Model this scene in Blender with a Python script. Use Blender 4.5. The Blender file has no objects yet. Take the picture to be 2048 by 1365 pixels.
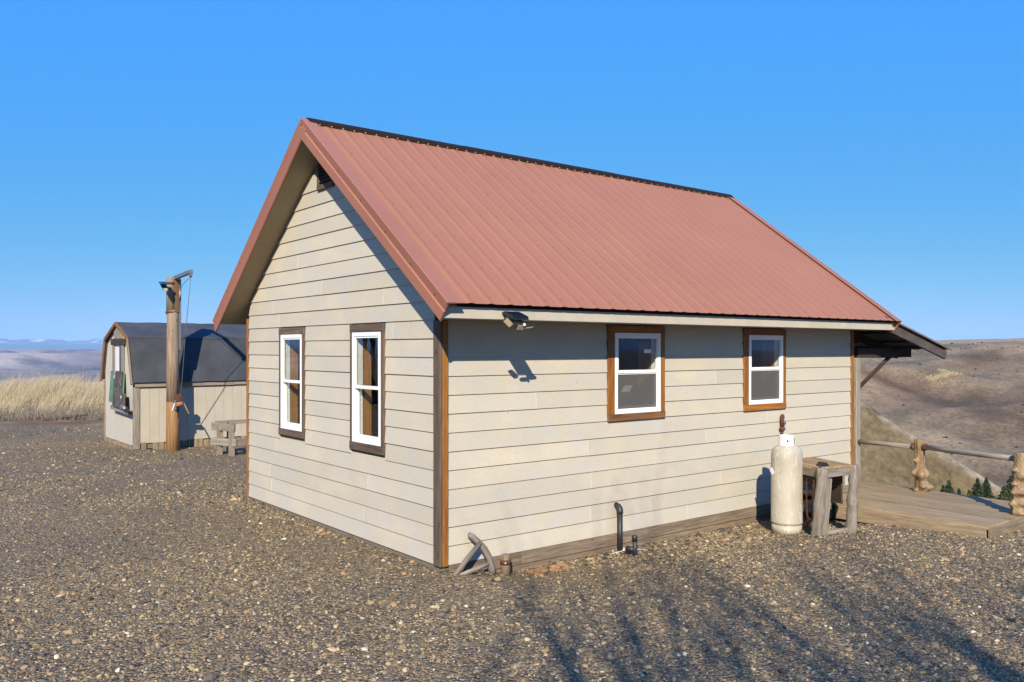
import bpy, bmesh, math, random
import numpy as np
from mathutils import Vector, Matrix

random.seed(7)
rng = np.random.default_rng(11)
sc = bpy.context.scene
COL = sc.collection
R_ = math.radians

# ------------------------------------------------------------------ camera
CAMP = Vector((-4.531, -6.856, 2.17))
YAW = 38.284                      # degrees from +Y towards +X
cam = bpy.data.cameras.new('camera')
cam.sensor_width = 36.0
cam.lens = 36.0 * 1681.45 / 2048
cam.shift_y = -(698.1 - 682.5) / 2048 * -1.0
cam.clip_start = 0.1
cam.clip_end = 120000
cam_o = bpy.data.objects.new('camera', cam)
COL.objects.link(cam_o)
cam_o.location = CAMP
cam_o.rotation_euler = (R_(90), 0, -R_(YAW))
sc.camera = cam_o

# ------------------------------------------------------------------ light
SUN_D = Vector((0.445, 0.50, -0.41)).normalized()      # the way the light travels
elev = math.asin(-SUN_D.z)
az_to_sun = math.atan2(-SUN_D.x, -SUN_D.y)             # from +Y towards +X
world = bpy.data.worlds.new('World')
sc.world = world
world.use_nodes = True
wn = world.node_tree
wn.nodes.clear()
sky = wn.nodes.new('ShaderNodeTexSky')
sky.sky_type = 'NISHITA'
sky.sun_disc = False
sky.sun_elevation = elev
sky.sun_rotation = az_to_sun
sky.altitude = 900
sky.air_density = 1.0
sky.dust_density = 0.2
sky.ozone_density = 6.0
bg = wn.nodes.new('ShaderNodeBackground')
bg.inputs['Strength'].default_value = 0.0725
wo = wn.nodes.new('ShaderNodeOutputWorld')
# colour response of the picture: each channel of the same sky gets its own contrast
sepc = wn.nodes.new('ShaderNodeSeparateColor'); comb = wn.nodes.new('ShaderNodeCombineColor')
wn.links.new(sky.outputs[0], sepc.inputs[0])
for ch, (g_, k_, c_) in enumerate(((1.6, 0.125, 0.38), (1.6, 0.075, 2.95), (-0.25, 12.8, 0.0))):
    pw = wn.nodes.new('ShaderNodeMath'); pw.operation = 'POWER'; pw.inputs[1].default_value = g_
    ml = wn.nodes.new('ShaderNodeMath'); ml.operation = 'MULTIPLY_ADD'; ml.inputs[1].default_value = k_; ml.inputs[2].default_value = c_
    wn.links.new(sepc.outputs[ch], pw.inputs[0]); wn.links.new(pw.outputs[0], ml.inputs[0]); wn.links.new(ml.outputs[0], comb.inputs[ch])
wn.links.new(comb.outputs[0], bg.inputs['Color'])
wn.links.new(bg.outputs[0], wo.inputs['Surface'])
sun = bpy.data.lights.new('sun', 'SUN')
sun.energy = 5.0
sun.angle = R_(0.53)
sun.color = (1.0, 0.885, 0.715)
sun_o = bpy.data.objects.new('sun', sun)
COL.objects.link(sun_o)
sun_o.location = (-20, -22, 25)
sun_o.rotation_euler = SUN_D.to_track_quat('-Z', 'Y').to_euler()

sc.view_settings.view_transform = 'Standard'
sc.view_settings.look = 'None'
sc.view_settings.exposure = 0.66
sc.view_settings.gamma = 1.0
sc.cycles.max_bounces = 8
sc.cycles.volume_bounces = 0
sc.cycles.use_denoising = True

# ------------------------------------------------------------------ object helpers
WM = {}

def link(o, parent, M):
    COL.objects.link(o)
    WM[o] = M
    if parent is not None:
        o.parent = parent
        o.matrix_parent_inverse = WM[parent].inverted()
    o.matrix_basis = M
    return o

def tag(o, label=None, cat=None, group=None, kind=None):
    if label: o['label'] = label
    if cat: o['category'] = cat
    if group: o['group'] = group
    if kind: o['kind'] = kind
    return o

def empty(name, loc, label=None, cat=None, group=None, parent=None):
    o = bpy.data.objects.new(name, None)
    o.empty_display_size = 0.2
    link(o, parent, Matrix.Translation(Vector(loc)))
    return tag(o, label, cat, group)

def mesh_obj(name, V, F, mat, parent=None, smooth=False, M=None, recenter=True, mesh=None):
    if mesh is None:
        V = np.asarray(V, float)
        if M is None and recenter:
            c = (V.min(0) + V.max(0)) / 2
            c[2] = V[:, 2].min()
            V = V - c
            M = Matrix.Translation(Vector(c))
        me = bpy.data.meshes.new(name)
        me.from_pydata([tuple(v) for v in V], [], [tuple(int(i) for i in f) for f in F])
        if smooth:
            me.polygons.foreach_set('use_smooth', [True] * len(me.polygons))
        me.update()
        if mat: me.materials.append(mat)
    else:
        me = mesh
    o = bpy.data.objects.new(name, me)
    return link(o, parent, M if M is not None else Matrix.Identity(4))

def fast_mesh(name, V, tri, mat, parent=None, attrs=None, smooth=False):
    V = np.ascontiguousarray(V, np.float32); tri = np.ascontiguousarray(tri, np.int32)
    k = tri.shape[1]
    me = bpy.data.meshes.new(name)
    me.vertices.add(len(V)); me.vertices.foreach_set('co', V.ravel())
    me.loops.add(tri.size); me.loops.foreach_set('vertex_index', tri.ravel())
    me.polygons.add(len(tri))
    me.polygons.foreach_set('loop_start', np.arange(0, tri.size, k, dtype=np.int32))
    me.polygons.foreach_set('loop_total', np.full(len(tri), k, np.int32))
    me.polygons.foreach_set('use_smooth', np.full(len(tri), smooth))
    me.update(calc_edges=True)
    if attrs is not None:
        for an, arr in attrs.items():
            a = me.attributes.new(an, 'FLOAT_COLOR', 'POINT')
            a.data.foreach_set('color', np.concatenate([arr, np.ones((len(arr), 1))], 1).astype(np.float32).ravel())
    if mat: me.materials.append(mat)
    o = bpy.data.objects.new(name, me)
    return link(o, parent, Matrix.Identity(4))

_box_cache = {}
def box_mesh(sx, sy, sz, bev, mat):
    key = (round(sx, 4), round(sy, 4), round(sz, 4), bev, mat.name)
    if key in _box_cache: return _box_cache[key]
    bm = bmesh.new()
    bmesh.ops.create_cube(bm, size=1.0)
    for v in bm.verts: v.co = Vector((v.co.x * sx, v.co.y * sy, v.co.z * sz))
    if bev > 0:
        bmesh.ops.bevel(bm, geom=list(bm.edges), offset=min(bev, 0.45 * min(sx, sy, sz)), segments=1, affect='EDGES', profile=0.5)
    me = bpy.data.meshes.new('box'); bm.to_mesh(me); bm.free()
    me.materials.append(mat)
    _box_cache[key] = me
    return me

def board(name, p0, p1, w, t, mat, parent=None, up=(0, 0, 1), bev=0.004):
    """box from p0 to p1, width w along 'up', thickness t across; grain along local X"""
    p0, p1 = Vector(p0), Vector(p1)
    x = (p1 - p0); L = x.length; x.normalize()
    u = Vector(up); y = u.cross(x).normalized(); z = x.cross(y).normalized()
    M = Matrix((x, y, z)).transposed().to_4x4(); M.translation = (p0 + p1) / 2
    return mesh_obj(name, None, None, None, parent, M=M, mesh=box_mesh(L, t, w, bev, mat))

def abox(name, x0, x1, y0, y1, z0, z1, mat, parent=None, bev=0.004, axis='x'):
    c = Vector(((x0 + x1) / 2, (y0 + y1) / 2, (z0 + z1) / 2))
    dx, dy, dz = x1 - x0, y1 - y0, z1 - z0
    if axis == 'x':
        return mesh_obj(name, None, None, None, parent, M=Matrix.Translation(c), mesh=box_mesh(dx, dy, dz, bev, mat))
    if axis == 'y':
        M = Matrix.Translation(c) @ Matrix.Rotation(R_(90), 4, 'Z')
        return mesh_obj(name, None, None, None, parent, M=M, mesh=box_mesh(dy, dx, dz, bev, mat))
    M = Matrix.Translation(c) @ Matrix.Rotation(R_(-90), 4, 'Y')
    return mesh_obj(name, None, None, None, parent, M=M, mesh=box_mesh(dz, dy, dx, bev, mat))

def tube_geo(pts, rad, n=10, cap=True, jitter=0.0, seed=0):
    pts = [Vector(p) for p in pts]
    rr = rad if isinstance(rad, (list, tuple)) else [rad] * len(pts)
    rnd = random.Random(seed)
    V, F = [], []
    a = None
    for i, p in enumerate(pts):
        t = (pts[min(i + 1, len(pts) - 1)] - pts[max(i - 1, 0)]).normalized()
        if a is None:
            a = t.orthogonal().normalized()
        a = (a - t * a.dot(t)).normalized()
        b = t.cross(a)
        for k in range(n):
            th = 2 * math.pi * k / n
            r = rr[i] * (1 + jitter * (rnd.random() - 0.5))
            V.append(p + (a * math.cos(th) + b * math.sin(th)) * r)
    for i in range(len(pts) - 1):
        for k in range(n):
            k2 = (k + 1) % n
            F.append((i * n + k, i * n + k2, (i + 1) * n + k2, (i + 1) * n + k))
    if cap:
        F.append(tuple(range(n))[::-1])
        F.append(tuple((len(pts) - 1) * n + k for k in range(n)))
    return [tuple(v) for v in V], F

def grained(name, V, F, mat, parent, p0, p1, smooth=True):
    """mesh whose local X axis follows the grain from p0 to p1"""
    x = (p1 - p0).normalized(); y = x.orthogonal().normalized(); z = x.cross(y)
    M = Matrix((x, y, z)).transposed().to_4x4(); M.translation = p0
    Mi = np.array(M.inverted())
    V = np.c_[np.asarray(V, float), np.ones(len(V))] @ Mi.T
    return mesh_obj(name, V[:, :3], F, mat, parent, smooth=smooth, M=M)

def tube(name, pts, rad, mat, parent=None, n=12, jitter=0.0, smooth=True, seed=0):
    V, F = tube_geo(pts, rad, n, True, jitter, seed)
    return grained(name, V, F, mat, parent, Vector(pts[0]), Vector(pts[-1]), smooth)

def lathe(name, prof, mat, parent, M, n=40, smooth=True, a0=0, a1=2 * math.pi):
    V, F = [], []
    full = abs(a1 - a0 - 2 * math.pi) < 1e-6
    m = n if full else n + 1
    for r, z in prof:
        for k in range(m):
            th = a0 + (a1 - a0) * k / n
            V.append((r * math.cos(th), r * math.sin(th), z))
    for i in range(len(prof) - 1):
        for k in range(n):
            k2 = (k + 1) % m
            F.append((i * m + k, i * m + k2, (i + 1) * m + k2, (i + 1) * m + k))
    return mesh_obj(name, V, F, mat, parent, smooth=smooth, M=M)

def prism(name, poly, ext, mat, parent=None, smooth=False):
    """poly: list of 3D points, ext: extrusion vector"""
    n = len(poly); e = Vector(ext)
    V = [Vector(p) for p in poly] + [Vector(p) + e for p in poly]
    F = [tuple(range(n))[::-1], tuple(range(n, 2 * n))] + [(i, (i + 1) % n, n + (i + 1) % n, n + i) for i in range(n)]
    return mesh_obj(name, [tuple(v) for v in V], F, mat, parent, smooth=smooth)

# ------------------------------------------------------------------ numpy noise
def _hash(ix, iy, s):
    h = (ix.astype(np.int64) * 374761393 + iy.astype(np.int64) * 668265263 + s * 1442695041) & 0xffffffff
    h = ((h ^ (h >> 13)) * 1274126177) & 0xffffffff
    return ((h ^ (h >> 16)) & 0xffff) / 65535.0

def vnoise(x, y, s=0):
    ix, iy = np.floor(x), np.floor(y)
    fx, fy = x - ix, y - iy
    fx, fy = fx * fx * (3 - 2 * fx), fy * fy * (3 - 2 * fy)
    ix, iy = ix.astype(np.int64), iy.astype(np.int64)
    a, b = _hash(ix, iy, s), _hash(ix + 1, iy, s)
    c, d = _hash(ix, iy + 1, s), _hash(ix + 1, iy + 1, s)
    return (a * (1 - fx) + b * fx) * (1 - fy) + (c * (1 - fx) + d * fx) * fy

def fbm(x, y, s=0, o=4, ridged=False):
    t, amp, tot = 0, 1.0, 0
    for i in range(o):
        v = vnoise(x * 2 ** i, y * 2 ** i, s + i * 17)
        if ridged: v = 1 - np.abs(2 * v - 1)
        t = t + amp * v; tot += amp; amp *= 0.5
    return t / tot

def sm(x, a, b):
    t = np.clip((x - a) / (b - a), 0, 1)
    return t * t * (3 - 2 * t)

# ------------------------------------------------------------------ materials
def new_mat(name):
    m = bpy.data.materials.new(name); m.use_nodes = True
    nt = m.node_tree; nt.nodes.clear()
    out = nt.nodes.new('ShaderNodeOutputMaterial')
    p = nt.nodes.new('ShaderNodeBsdfPrincipled')
    nt.links.new(p.outputs[0], out.inputs[0])
    return m, nt, p

def N(nt, t, **kw):
    n = nt.nodes.new(t)
    for k, v in kw.items():
        if k in n.inputs: n.inputs[k].default_value = v
        else: setattr(n, k, v)
    return n

def ramp(nt, src, stops, interp='LINEAR'):
    r = nt.nodes.new('ShaderNodeValToRGB')
    r.color_ramp.interpolation = interp
    els = r.color_ramp.elements
    while len(els) < len(stops): els.new(0.5)
    for e, (p, c) in zip(els, stops):
        e.position = p
        e.color = (c[0], c[1], c[2], 1) if not isinstance(c, (int, float)) else (c, c, c, 1)
    nt.links.new(src, r.inputs[0])
    return r.outputs[0]

def mixc(nt, f, a, b, mode='MIX'):
    n = nt.nodes.new('ShaderNodeMix'); n.data_type = 'RGBA'; n.blend_type = mode
    for key, v in ((0, f), (6, a), (7, b)):
        if isinstance(v, (int, float)): n.inputs[key].default_value = v
        elif isinstance(v, tuple): n.inputs[key].default_value = (*v, 1)
        else: nt.links.new(v, n.inputs[key])
    return n.outputs[2]

def coords(nt, kind='Object', scale=(1, 1, 1), rnd=True):
    if kind == 'World':
        src = nt.nodes.new('ShaderNodeNewGeometry').outputs['Position']
    else:
        src = nt.nodes.new('ShaderNodeTexCoord').outputs['Object']
    mp = nt.nodes.new('ShaderNodeMapping')
    mp.inputs['Scale'].default_value = scale
    nt.links.new(src, mp.inputs['Vector'])
    if rnd and kind != 'World':
        oi = nt.nodes.new('ShaderNodeObjectInfo')
        v = nt.nodes.new('ShaderNodeVectorMath'); v.operation = 'SCALE'
        v.inputs[0].default_value = (37.0, 53.0, 71.0)
        nt.links.new(oi.outputs['Random'], v.inputs['Scale'])
        nt.links.new(v.outputs[0], mp.inputs['Location'])
    return mp.outputs[0]

def noise(nt, vec, scale, detail=4, rough=0.55, dist=0.0):
    n = N(nt, 'ShaderNodeTexNoise', Scale=scale, Detail=detail, Roughness=rough, Distortion=dist)
    nt.links.new(vec, n.inputs['Vector'])
    return n.outputs['Fac']

def bump(nt, p, h, strength=0.3, dist=0.01, prev=None):
    b = N(nt, 'ShaderNodeBump', Strength=strength, Distance=dist)
    nt.links.new(h, b.inputs['Height'])
    if prev is not None: nt.links.new(prev, b.inputs['Normal'])
    nt.links.new(b.outputs[0], p.inputs['Normal'])
    return b.outputs[0]

def wood(name, dark, mid, light, rough=0.8, grain=1.0, knots=True, vary=0.25, bstr=0.5, blotch=None):
    m, nt, p = new_mat(name)
    v = coords(nt, 'Object', (1.1 * grain, 16 * grain, 16 * grain))
    n1 = noise(nt, v, 2.2, 6, 0.62, 0.4)
    v2 = coords(nt, 'Object', (3 * grain, 70 * grain, 70 * grain))
    n2 = noise(nt, v2, 1.6, 3, 0.6)
    c = ramp(nt, n1, [(0.28, dark), (0.5, mid), (0.72, light)])
    c2 = ramp(nt, n2, [(0.3, 0.6), (0.6, 1.05)])
    c = mixc(nt, 0.65, c, c2, 'MULTIPLY')
    if knots:
        vk = coords(nt, 'Object', (3.2, 9, 9))
        vo = N(nt, 'ShaderNodeTexVoronoi', Scale=0.8); nt.links.new(vk, vo.inputs['Vector'])
        k = ramp(nt, vo.outputs['Distance'], [(0.03, 1.0), (0.11, 0.0)])
        c = mixc(nt, k, c, tuple(x * 0.55 for x in dark))
    if blotch:
        vb = coords(nt, 'Object', (1.5, 4, 4))
        nb = ramp(nt, noise(nt, vb, 1.3, 3), [(0.45, 0.0), (0.62, 1.0)])
        c = mixc(nt, nb, c, blotch)
    oi = nt.nodes.new('ShaderNodeObjectInfo')
    mr = N(nt, 'ShaderNodeMapRange'); mr.inputs['To Min'].default_value = 1 - vary; mr.inputs['To Max'].default_value = 1 + vary * 0.5
    nt.links.new(oi.outputs['Random'], mr.inputs['Value'])
    c = mixc(nt, 1.0, c, mr.outputs[0], 'MULTIPLY')
    nt.links.new(c, p.inputs['Base Color'])
    p.inputs['Roughness'].default_value = rough
    add = nt.nodes.new('ShaderNodeMath'); add.operation = 'ADD'
    nt.links.new(n1, add.inputs[0]); nt.links.new(n2, add.inputs[1])
    bump(nt, p, add.outputs[0], bstr, 0.006)
    return m

def plain(name, col, rough=0.6, metal=0.0, var=0.15, scale=8, bstr=0.1, world=False, spec=0.5):
    m, nt, p = new_mat(name)
    v = coords(nt, 'World' if world else 'Object')
    n = noise(nt, v, scale, 5, 0.6)
    c = ramp(nt, n, [(0.3, tuple(x * (1 - var) for x in col)), (0.7, tuple(min(1, x * (1 + var)) for x in col))])
    nt.links.new(c, p.inputs['Base Color'])
    p.inputs['Roughness'].default_value = rough
    p.inputs['Metallic'].default_value = metal
    p.inputs['Specular IOR Level'].default_value = spec
    if bstr: bump(nt, p, n, bstr, 0.003)
    return m

def siding_mat():
    m, nt, p = new_mat('painted_lap_siding')
    v = coords(nt, 'World')
    big = noise(nt, coords(nt, 'World', (1, 1, 1.7)), 1.5, 3, 0.5, 0.3)
    c = ramp(nt, big, [(0.34, (0.605, 0.575, 0.485)), (0.5, (0.635, 0.585, 0.475)), (0.68, (0.69, 0.62, 0.485))])
    med = noise(nt, coords(nt, 'World', (1, 1, 1.4)), 3.1, 4, 0.55, 0.6)
    g = ramp(nt, med, [(0.53, 0.0), (0.66, 0.62)])
    c = mixc(nt, g, c, (0.60, 0.59, 0.55))          # greyer touch-up paint
    oi = nt.nodes.new('ShaderNodeObjectInfo')
    mr = N(nt, 'ShaderNodeMapRange'); mr.inputs['To Min'].default_value = 0.94; mr.inputs['To Max'].default_value = 1.04
    nt.links.new(oi.outputs['Random'], mr.inputs['Value'])
    c = mixc(nt, 1.0, c, mr.outputs[0], 'MULTIPLY')
    vs = N(nt, 'ShaderNodeTexVoronoi', Scale=2.6); nt.links.new(v, vs.inputs['Vector'])
    dots = ramp(nt, vs.outputs['Distance'], [(0.012, 1.0), (0.022, 0.0)])
    c = mixc(nt, dots, c, (0.16, 0.13, 0.10))         # nail heads
    fine = noise(nt, v, 40, 3, 0.6)
    c = mixc(nt, 0.35, c, ramp(nt, fine, [(0.3, 0.86), (0.7, 1.06)]), 'MULTIPLY')
    nt.links.new(c, p.inputs['Base Color'])
    p.inputs['Roughness'].default_value = 0.72
    p.inputs['Specular IOR Level'].default_value = 0.3
    gr = noise(nt, coords(nt, 'Object', (4, 4, 60)), 2.0, 4, 0.6, 0.8)
    bump(nt, p, gr, 0.35, 0.003)
    return m

def roof_mat(name, a, b):
    m, nt, p = new_mat(name)
    v = coords(nt, 'World')
    n1 = noise(nt, v, 0.7, 4, 0.55)
    n2 = noise(nt, coords(nt, 'World', (6, 0.7, 0.7)), 2.2, 4, 0.6)
    c = ramp(nt, n1, [(0.3, a), (0.7, b)])
    c = mixc(nt, 0.5, c, ramp(nt, n2, [(0.25, 0.93), (0.75, 1.05)]), 'MULTIPLY')
    n3 = noise(nt, v, 60, 2)
    c = mixc(nt, 0.3, c, ramp(nt, n3, [(0.3, 0.8), (0.7, 1.1)]), 'MULTIPLY')
    nt.links.new(c, p.inputs['Base Color'])
    p.inputs['Roughness'].default_value = 0.55
    p.inputs['Specular IOR Level'].default_value = 0.22
    bump(nt, p, n1, 0.15, 0.01)
    return m

def glass_mat():
    m, nt, p = new_mat('window_glass')
    nt.nodes.remove(p)
    out = [n for n in nt.nodes if n.type == 'OUTPUT_MATERIAL'][0]
    tr = N(nt, 'ShaderNodeBsdfTransparent'); tr.inputs[0].default_value = (0.90, 0.92, 0.91, 1)
    gl = N(nt, 'ShaderNodeBsdfGlossy', Roughness=0.01)
    lw = N(nt, 'ShaderNodeLayerWeight', Blend=0.5)
    pw = N(nt, 'ShaderNodeMath', operation='POWER'); pw.inputs[1].default_value = 3.5; nt.links.new(lw.outputs['Facing'], pw.inputs[0])
    fr = N(nt, 'ShaderNodeMath', operation='MULTIPLY_ADD'); fr.inputs[1].default_value = 0.9; fr.inputs[2].default_value = 0.035; nt.links.new(pw.outputs[0], fr.inputs[0])
    mx = nt.nodes.new('ShaderNodeMixShader')
    nt.links.new(fr.outputs[0], mx.inputs[0]); nt.links.new(tr.outputs[0], mx.inputs[1]); nt.links.new(gl.outputs[0], mx.inputs[2])
    nt.links.new(mx.outputs[0], out.inputs[0])
    v = coords(nt, 'World'); nn = noise(nt, v, 2.0, 2)
    b = N(nt, 'ShaderNodeBump', Strength=0.04, Distance=0.02); nt.links.new(nn, b.inputs['Height']); nt.links.new(b.outputs[0], gl.inputs['Normal'])
    return m

def screen_mat():
    m, nt, p = new_mat('insect_screen_mesh')
    out = [n for n in nt.nodes if n.type == 'OUTPUT_MATERIAL'][0]
    p.inputs['Base Color'].default_value = (0.115, 0.11, 0.105, 1); p.inputs['Roughness'].default_value = 0.6
    tr = N(nt, 'ShaderNodeBsdfTransparent')
    mx = nt.nodes.new('ShaderNodeMixShader'); mx.inputs[0].default_value = 0.62
    nt.links.new(tr.outputs[0], mx.inputs[1]); nt.links.new(p.outputs[0], mx.inputs[2]); nt.links.new(mx.outputs[0], out.inputs[0])
    return m

def attr_mat(name, rough=0.9, attr='col', nscale=0, trans=0.0, amp=0.25, spec=0.2, bdist=0.0):
    m, nt, p = new_mat(name)
    a = nt.nodes.new('ShaderNodeAttribute'); a.attribute_name = attr
    c = a.outputs['Color']
    if nscale:
        n = noise(nt, coords(nt, 'World'), nscale, 6, 0.65)
        c = mixc(nt, 1.0, c, ramp(nt, n, [(0.25, 1 - amp), (0.75, 1 + amp)]), 'MULTIPLY')
        if bdist: bump(nt, p, n, 0.6, bdist)
    nt.links.new(c, p.inputs['Base Color'])
    p.inputs['Roughness'].default_value = rough
    p.inputs['Specular IOR Level'].default_value = spec
    return m

STONE_RAMP = [(0.0, (0.070, 0.064, 0.057)), (0.14, (0.125, 0.110, 0.090)), (0.29, (0.215, 0.172, 0.115)), (0.45, (0.30, 0.228, 0.132)),
              (0.60, (0.155, 0.133, 0.102)), (0.69, (0.40, 0.30, 0.165)), (0.80, (0.25, 0.19, 0.12)), (0.88, (0.52, 0.405, 0.235)), (0.945, (0.40, 0.25, 0.125)), (0.984, (0.66, 0.57, 0.43))]

def stone_mat():
    m, nt, p = new_mat('gravel_stone')
    oi = nt.nodes.new('ShaderNodeObjectInfo')
    c = ramp(nt, oi.outputs['Random'], STONE_RAMP, 'CONSTANT')
    n = noise(nt, coords(nt, 'World'), 45, 3)
    c = mixc(nt, 0.8, c, ramp(nt, n, [(0.3, 0.9), (0.7, 1.4)]), 'MULTIPLY')
    nt.links.new(c, p.inputs['Base Color'])
    p.inputs['Roughness'].default_value = 0.85
    p.inputs['Specular IOR Level'].default_value = 0.12
    return m

def gravel_mat():
    """ground: fine crushed gravel near, tinted by the 'col' attribute elsewhere"""
    m, nt, p = new_mat('gravel_and_soil')
    a = nt.nodes.new('ShaderNodeAttribute'); a.attribute_name = 'col'
    z = nt.nodes.new('ShaderNodeAttribute'); z.attribute_name = 'zone'
    sep = nt.nodes.new('ShaderNodeSeparateColor'); nt.links.new(z.outputs['Color'], sep.inputs[0])
    v = coords(nt, 'World')
    cols = []; hs = []
    for sc_, w in ((38, 0.5), (85, 0.5)):
        vo = N(nt, 'ShaderNodeTexVoronoi', Scale=sc_, Randomness=1.0); nt.links.new(v, vo.inputs['Vector'])
        sp = nt.nodes.new('ShaderNodeSeparateColor'); nt.links.new(vo.outputs['Color'], sp.inputs[0])
        cols.append(ramp(nt, sp.outputs[0], STONE_RAMP, 'CONSTANT')); hs.append(vo.outputs['Distance'])
    pick = ramp(nt, noise(nt, v, 9, 3, 0.6), [(0.45, 0.0), (0.55, 1.0)])
    g = mixc(nt, pick, cols[0], cols[1])
    patch = noise(nt, v, 0.45, 4, 0.6)
    g = mixc(nt, 1.0, g, ramp(nt, patch, [(0.3, (0.80, 0.80, 0.82)), (0.7, (1.22, 1.14, 1.0))]), 'MULTIPLY')
    soil = noise(nt, v, 130, 3)
    g = mixc(nt, ramp(nt, soil, [(0.50, 0.0), (0.68, 0.6)]), g, (0.245, 0.188, 0.108))
    far = mixc(nt, 1.0, a.outputs['Color'], ramp(nt, noise(nt, coords(nt, 'World', (1, 1, 0.4)), 0.42, 10, 0.80), [(0.34, 0.5), (0.66, 1.42)]), 'MULTIPLY')
    far = mixc(nt, 1.0, far, ramp(nt, noise(nt, v, 0.045, 6, 0.72), [(0.3, 0.62), (0.7, 1.32)]), 'MULTIPLY')
    c = mixc(nt, sep.outputs[0], far, g)
    nt.links.new(c, p.inputs['Base Color'])
    p.inputs['Roughness'].default_value = 0.92
    p.inputs['Specular IOR Level'].default_value = 0.15
    mh = N(nt, 'ShaderNodeMath', operation='SUBTRACT'); mh.inputs[0].default_value = 1.0; nt.links.new(hs[0], mh.inputs[1])
    b = N(nt, 'ShaderNodeBump', Distance=0.02); nt.links.new(mh.outputs[0], b.inputs['Height']); nt.links.new(sep.outputs[0], b.inputs['Strength'])
    nt.links.new(b.outputs[0], p.inputs['Normal'])
    return m

MAT = {}
MAT['siding'] = siding_mat()
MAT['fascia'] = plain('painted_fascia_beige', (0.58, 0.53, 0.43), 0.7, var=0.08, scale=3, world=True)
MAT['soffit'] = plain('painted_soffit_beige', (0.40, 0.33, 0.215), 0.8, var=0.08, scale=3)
MAT['roof'] = roof_mat('red_brown_roof_metal', (0.385, 0.166, 0.092), (0.43, 0.186, 0.104))
MAT['trimmetal'] = roof_mat('red_brown_trim_metal', (0.36, 0.155, 0.10), (0.41, 0.178, 0.114))
MAT['closure'] = plain('dark_foam_closure', (0.02, 0.012, 0.010), 0.9)
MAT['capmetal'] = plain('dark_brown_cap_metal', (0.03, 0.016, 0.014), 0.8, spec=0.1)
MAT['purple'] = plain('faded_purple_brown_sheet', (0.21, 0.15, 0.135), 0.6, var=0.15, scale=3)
MAT['screw'] = plain('faded_screw_head', (0.17, 0.08, 0.055), 0.5)
MAT['whitescrew'] = plain('white_screw_head', (0.75, 0.70, 0.66), 0.5)
MAT['orange'] = wood('stained_cedar', (0.19, 0.058, 0.008), (0.38, 0.145, 0.016), (0.50, 0.215, 0.035), 0.6, bstr=0.35)
MAT['brown'] = wood('weathered_stained_board', (0.075, 0.048, 0.03), (0.15, 0.10, 0.068), (0.23, 0.165, 0.115), 0.8)
MAT['orangew'] = wood('half_weathered_cedar', (0.12, 0.045, 0.010), (0.30, 0.125, 0.025), (0.42, 0.21, 0.06), 0.7, blotch=(0.21, 0.125, 0.06))
MAT['grey'] = wood('silver_grey_weathered_wood', (0.17, 0.14, 0.11), (0.31, 0.265, 0.215), (0.43, 0.38, 0.32), 0.85, vary=0.2)
MAT['tan'] = wood('tan_weathered_plank', (0.19, 0.14, 0.085), (0.34, 0.255, 0.16), (0.46, 0.36, 0.24), 0.85, vary=0.22)
MAT['deck'] = wood('deck_plank', (0.21, 0.14, 0.065), (0.39, 0.275, 0.145), (0.52, 0.395, 0.23), 0.85, vary=0.2)
MAT['slat'] = wood('warm_table_slat', (0.26, 0.15, 0.06), (0.46, 0.30, 0.14), (0.58, 0.42, 0.23), 0.8)
MAT['pole'] = wood('utility_pole_wood', (0.20, 0.13, 0.075), (0.33, 0.245, 0.165), (0.44, 0.35, 0.26), 0.85, grain=0.7, vary=0.05)
MAT['poleorange'] = wood('treated_pole_base', (0.17, 0.08, 0.025), (0.33, 0.175, 0.06), (0.43, 0.26, 0.12), 0.8, grain=0.7, vary=0.05)
MAT['skirt'] = wood('weathered_skirt_plank', (0.16, 0.11, 0.07), (0.29, 0.215, 0.145), (0.40, 0.31, 0.22), 0.85)
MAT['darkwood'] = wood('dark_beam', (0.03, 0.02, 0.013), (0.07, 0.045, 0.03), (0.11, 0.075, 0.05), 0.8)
MAT['pine'] = wood('interior_pine', (0.33, 0.13, 0.025), (0.50, 0.23, 0.05), (0.60, 0.32, 0.09), 0.5, bstr=0.15)
MAT['vinyl'] = plain('white_vinyl', (0.80, 0.80, 0.79), 0.35, var=0.03, bstr=0.0)
MAT['glass'] = glass_mat()
MAT['screen'] = screen_mat()
MAT['sheath'] = plain('wall_core', (0.20, 0.17, 0.13), 0.9)
MAT['inside'] = plain('interior_wall', (0.14, 0.10, 0.065), 0.85, var=0.3, scale=2)
MAT['black'] = plain('black_plastic', (0.018, 0.019, 0.02), 0.45, var=0.1, bstr=0.0)
MAT['abs'] = plain('black_abs_pipe', (0.028, 0.03, 0.032), 0.5, var=0.3, scale=12, bstr=0.05)
MAT['solar'] = plain('solar_cell_blue', (0.012, 0.02, 0.05), 0.15, var=0.1, bstr=0.0)
MAT['led'] = plain('led_panel_cream', (0.55, 0.48, 0.28), 0.4, var=0.2, scale=60, bstr=0.0)
MAT['caulk'] = plain('cream_caulk', (0.72, 0.68, 0.60), 0.7, var=0.1)
MAT['whitep'] = plain('white_paint', (0.80, 0.80, 0.80), 0.45, var=0.05, bstr=0.05)
MAT['rust'] = plain('rusty_iron', (0.13, 0.048, 0.022), 0.85, var=0.5, scale=30, bstr=0.5)
MAT['steel'] = plain('galvanised_steel', (0.30, 0.31, 0.32), 0.5, 0.6, var=0.25, scale=20)
MAT['cable'] = plain('thin_cable', (0.16, 0.16, 0.17), 0.6)
MAT['shingle'] = plain('grey_roll_roofing', (0.055, 0.061, 0.073), 0.9, var=0.3, scale=2.2, bstr=0.5)
MAT['t111'] = plain('tan_panel_siding', (0.53, 0.48, 0.385), 0.8, var=0.08, scale=2)
MAT['t111w'] = plain('pale_panel_siding', (0.60, 0.565, 0.48), 0.8, var=0.08, scale=2)
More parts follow.
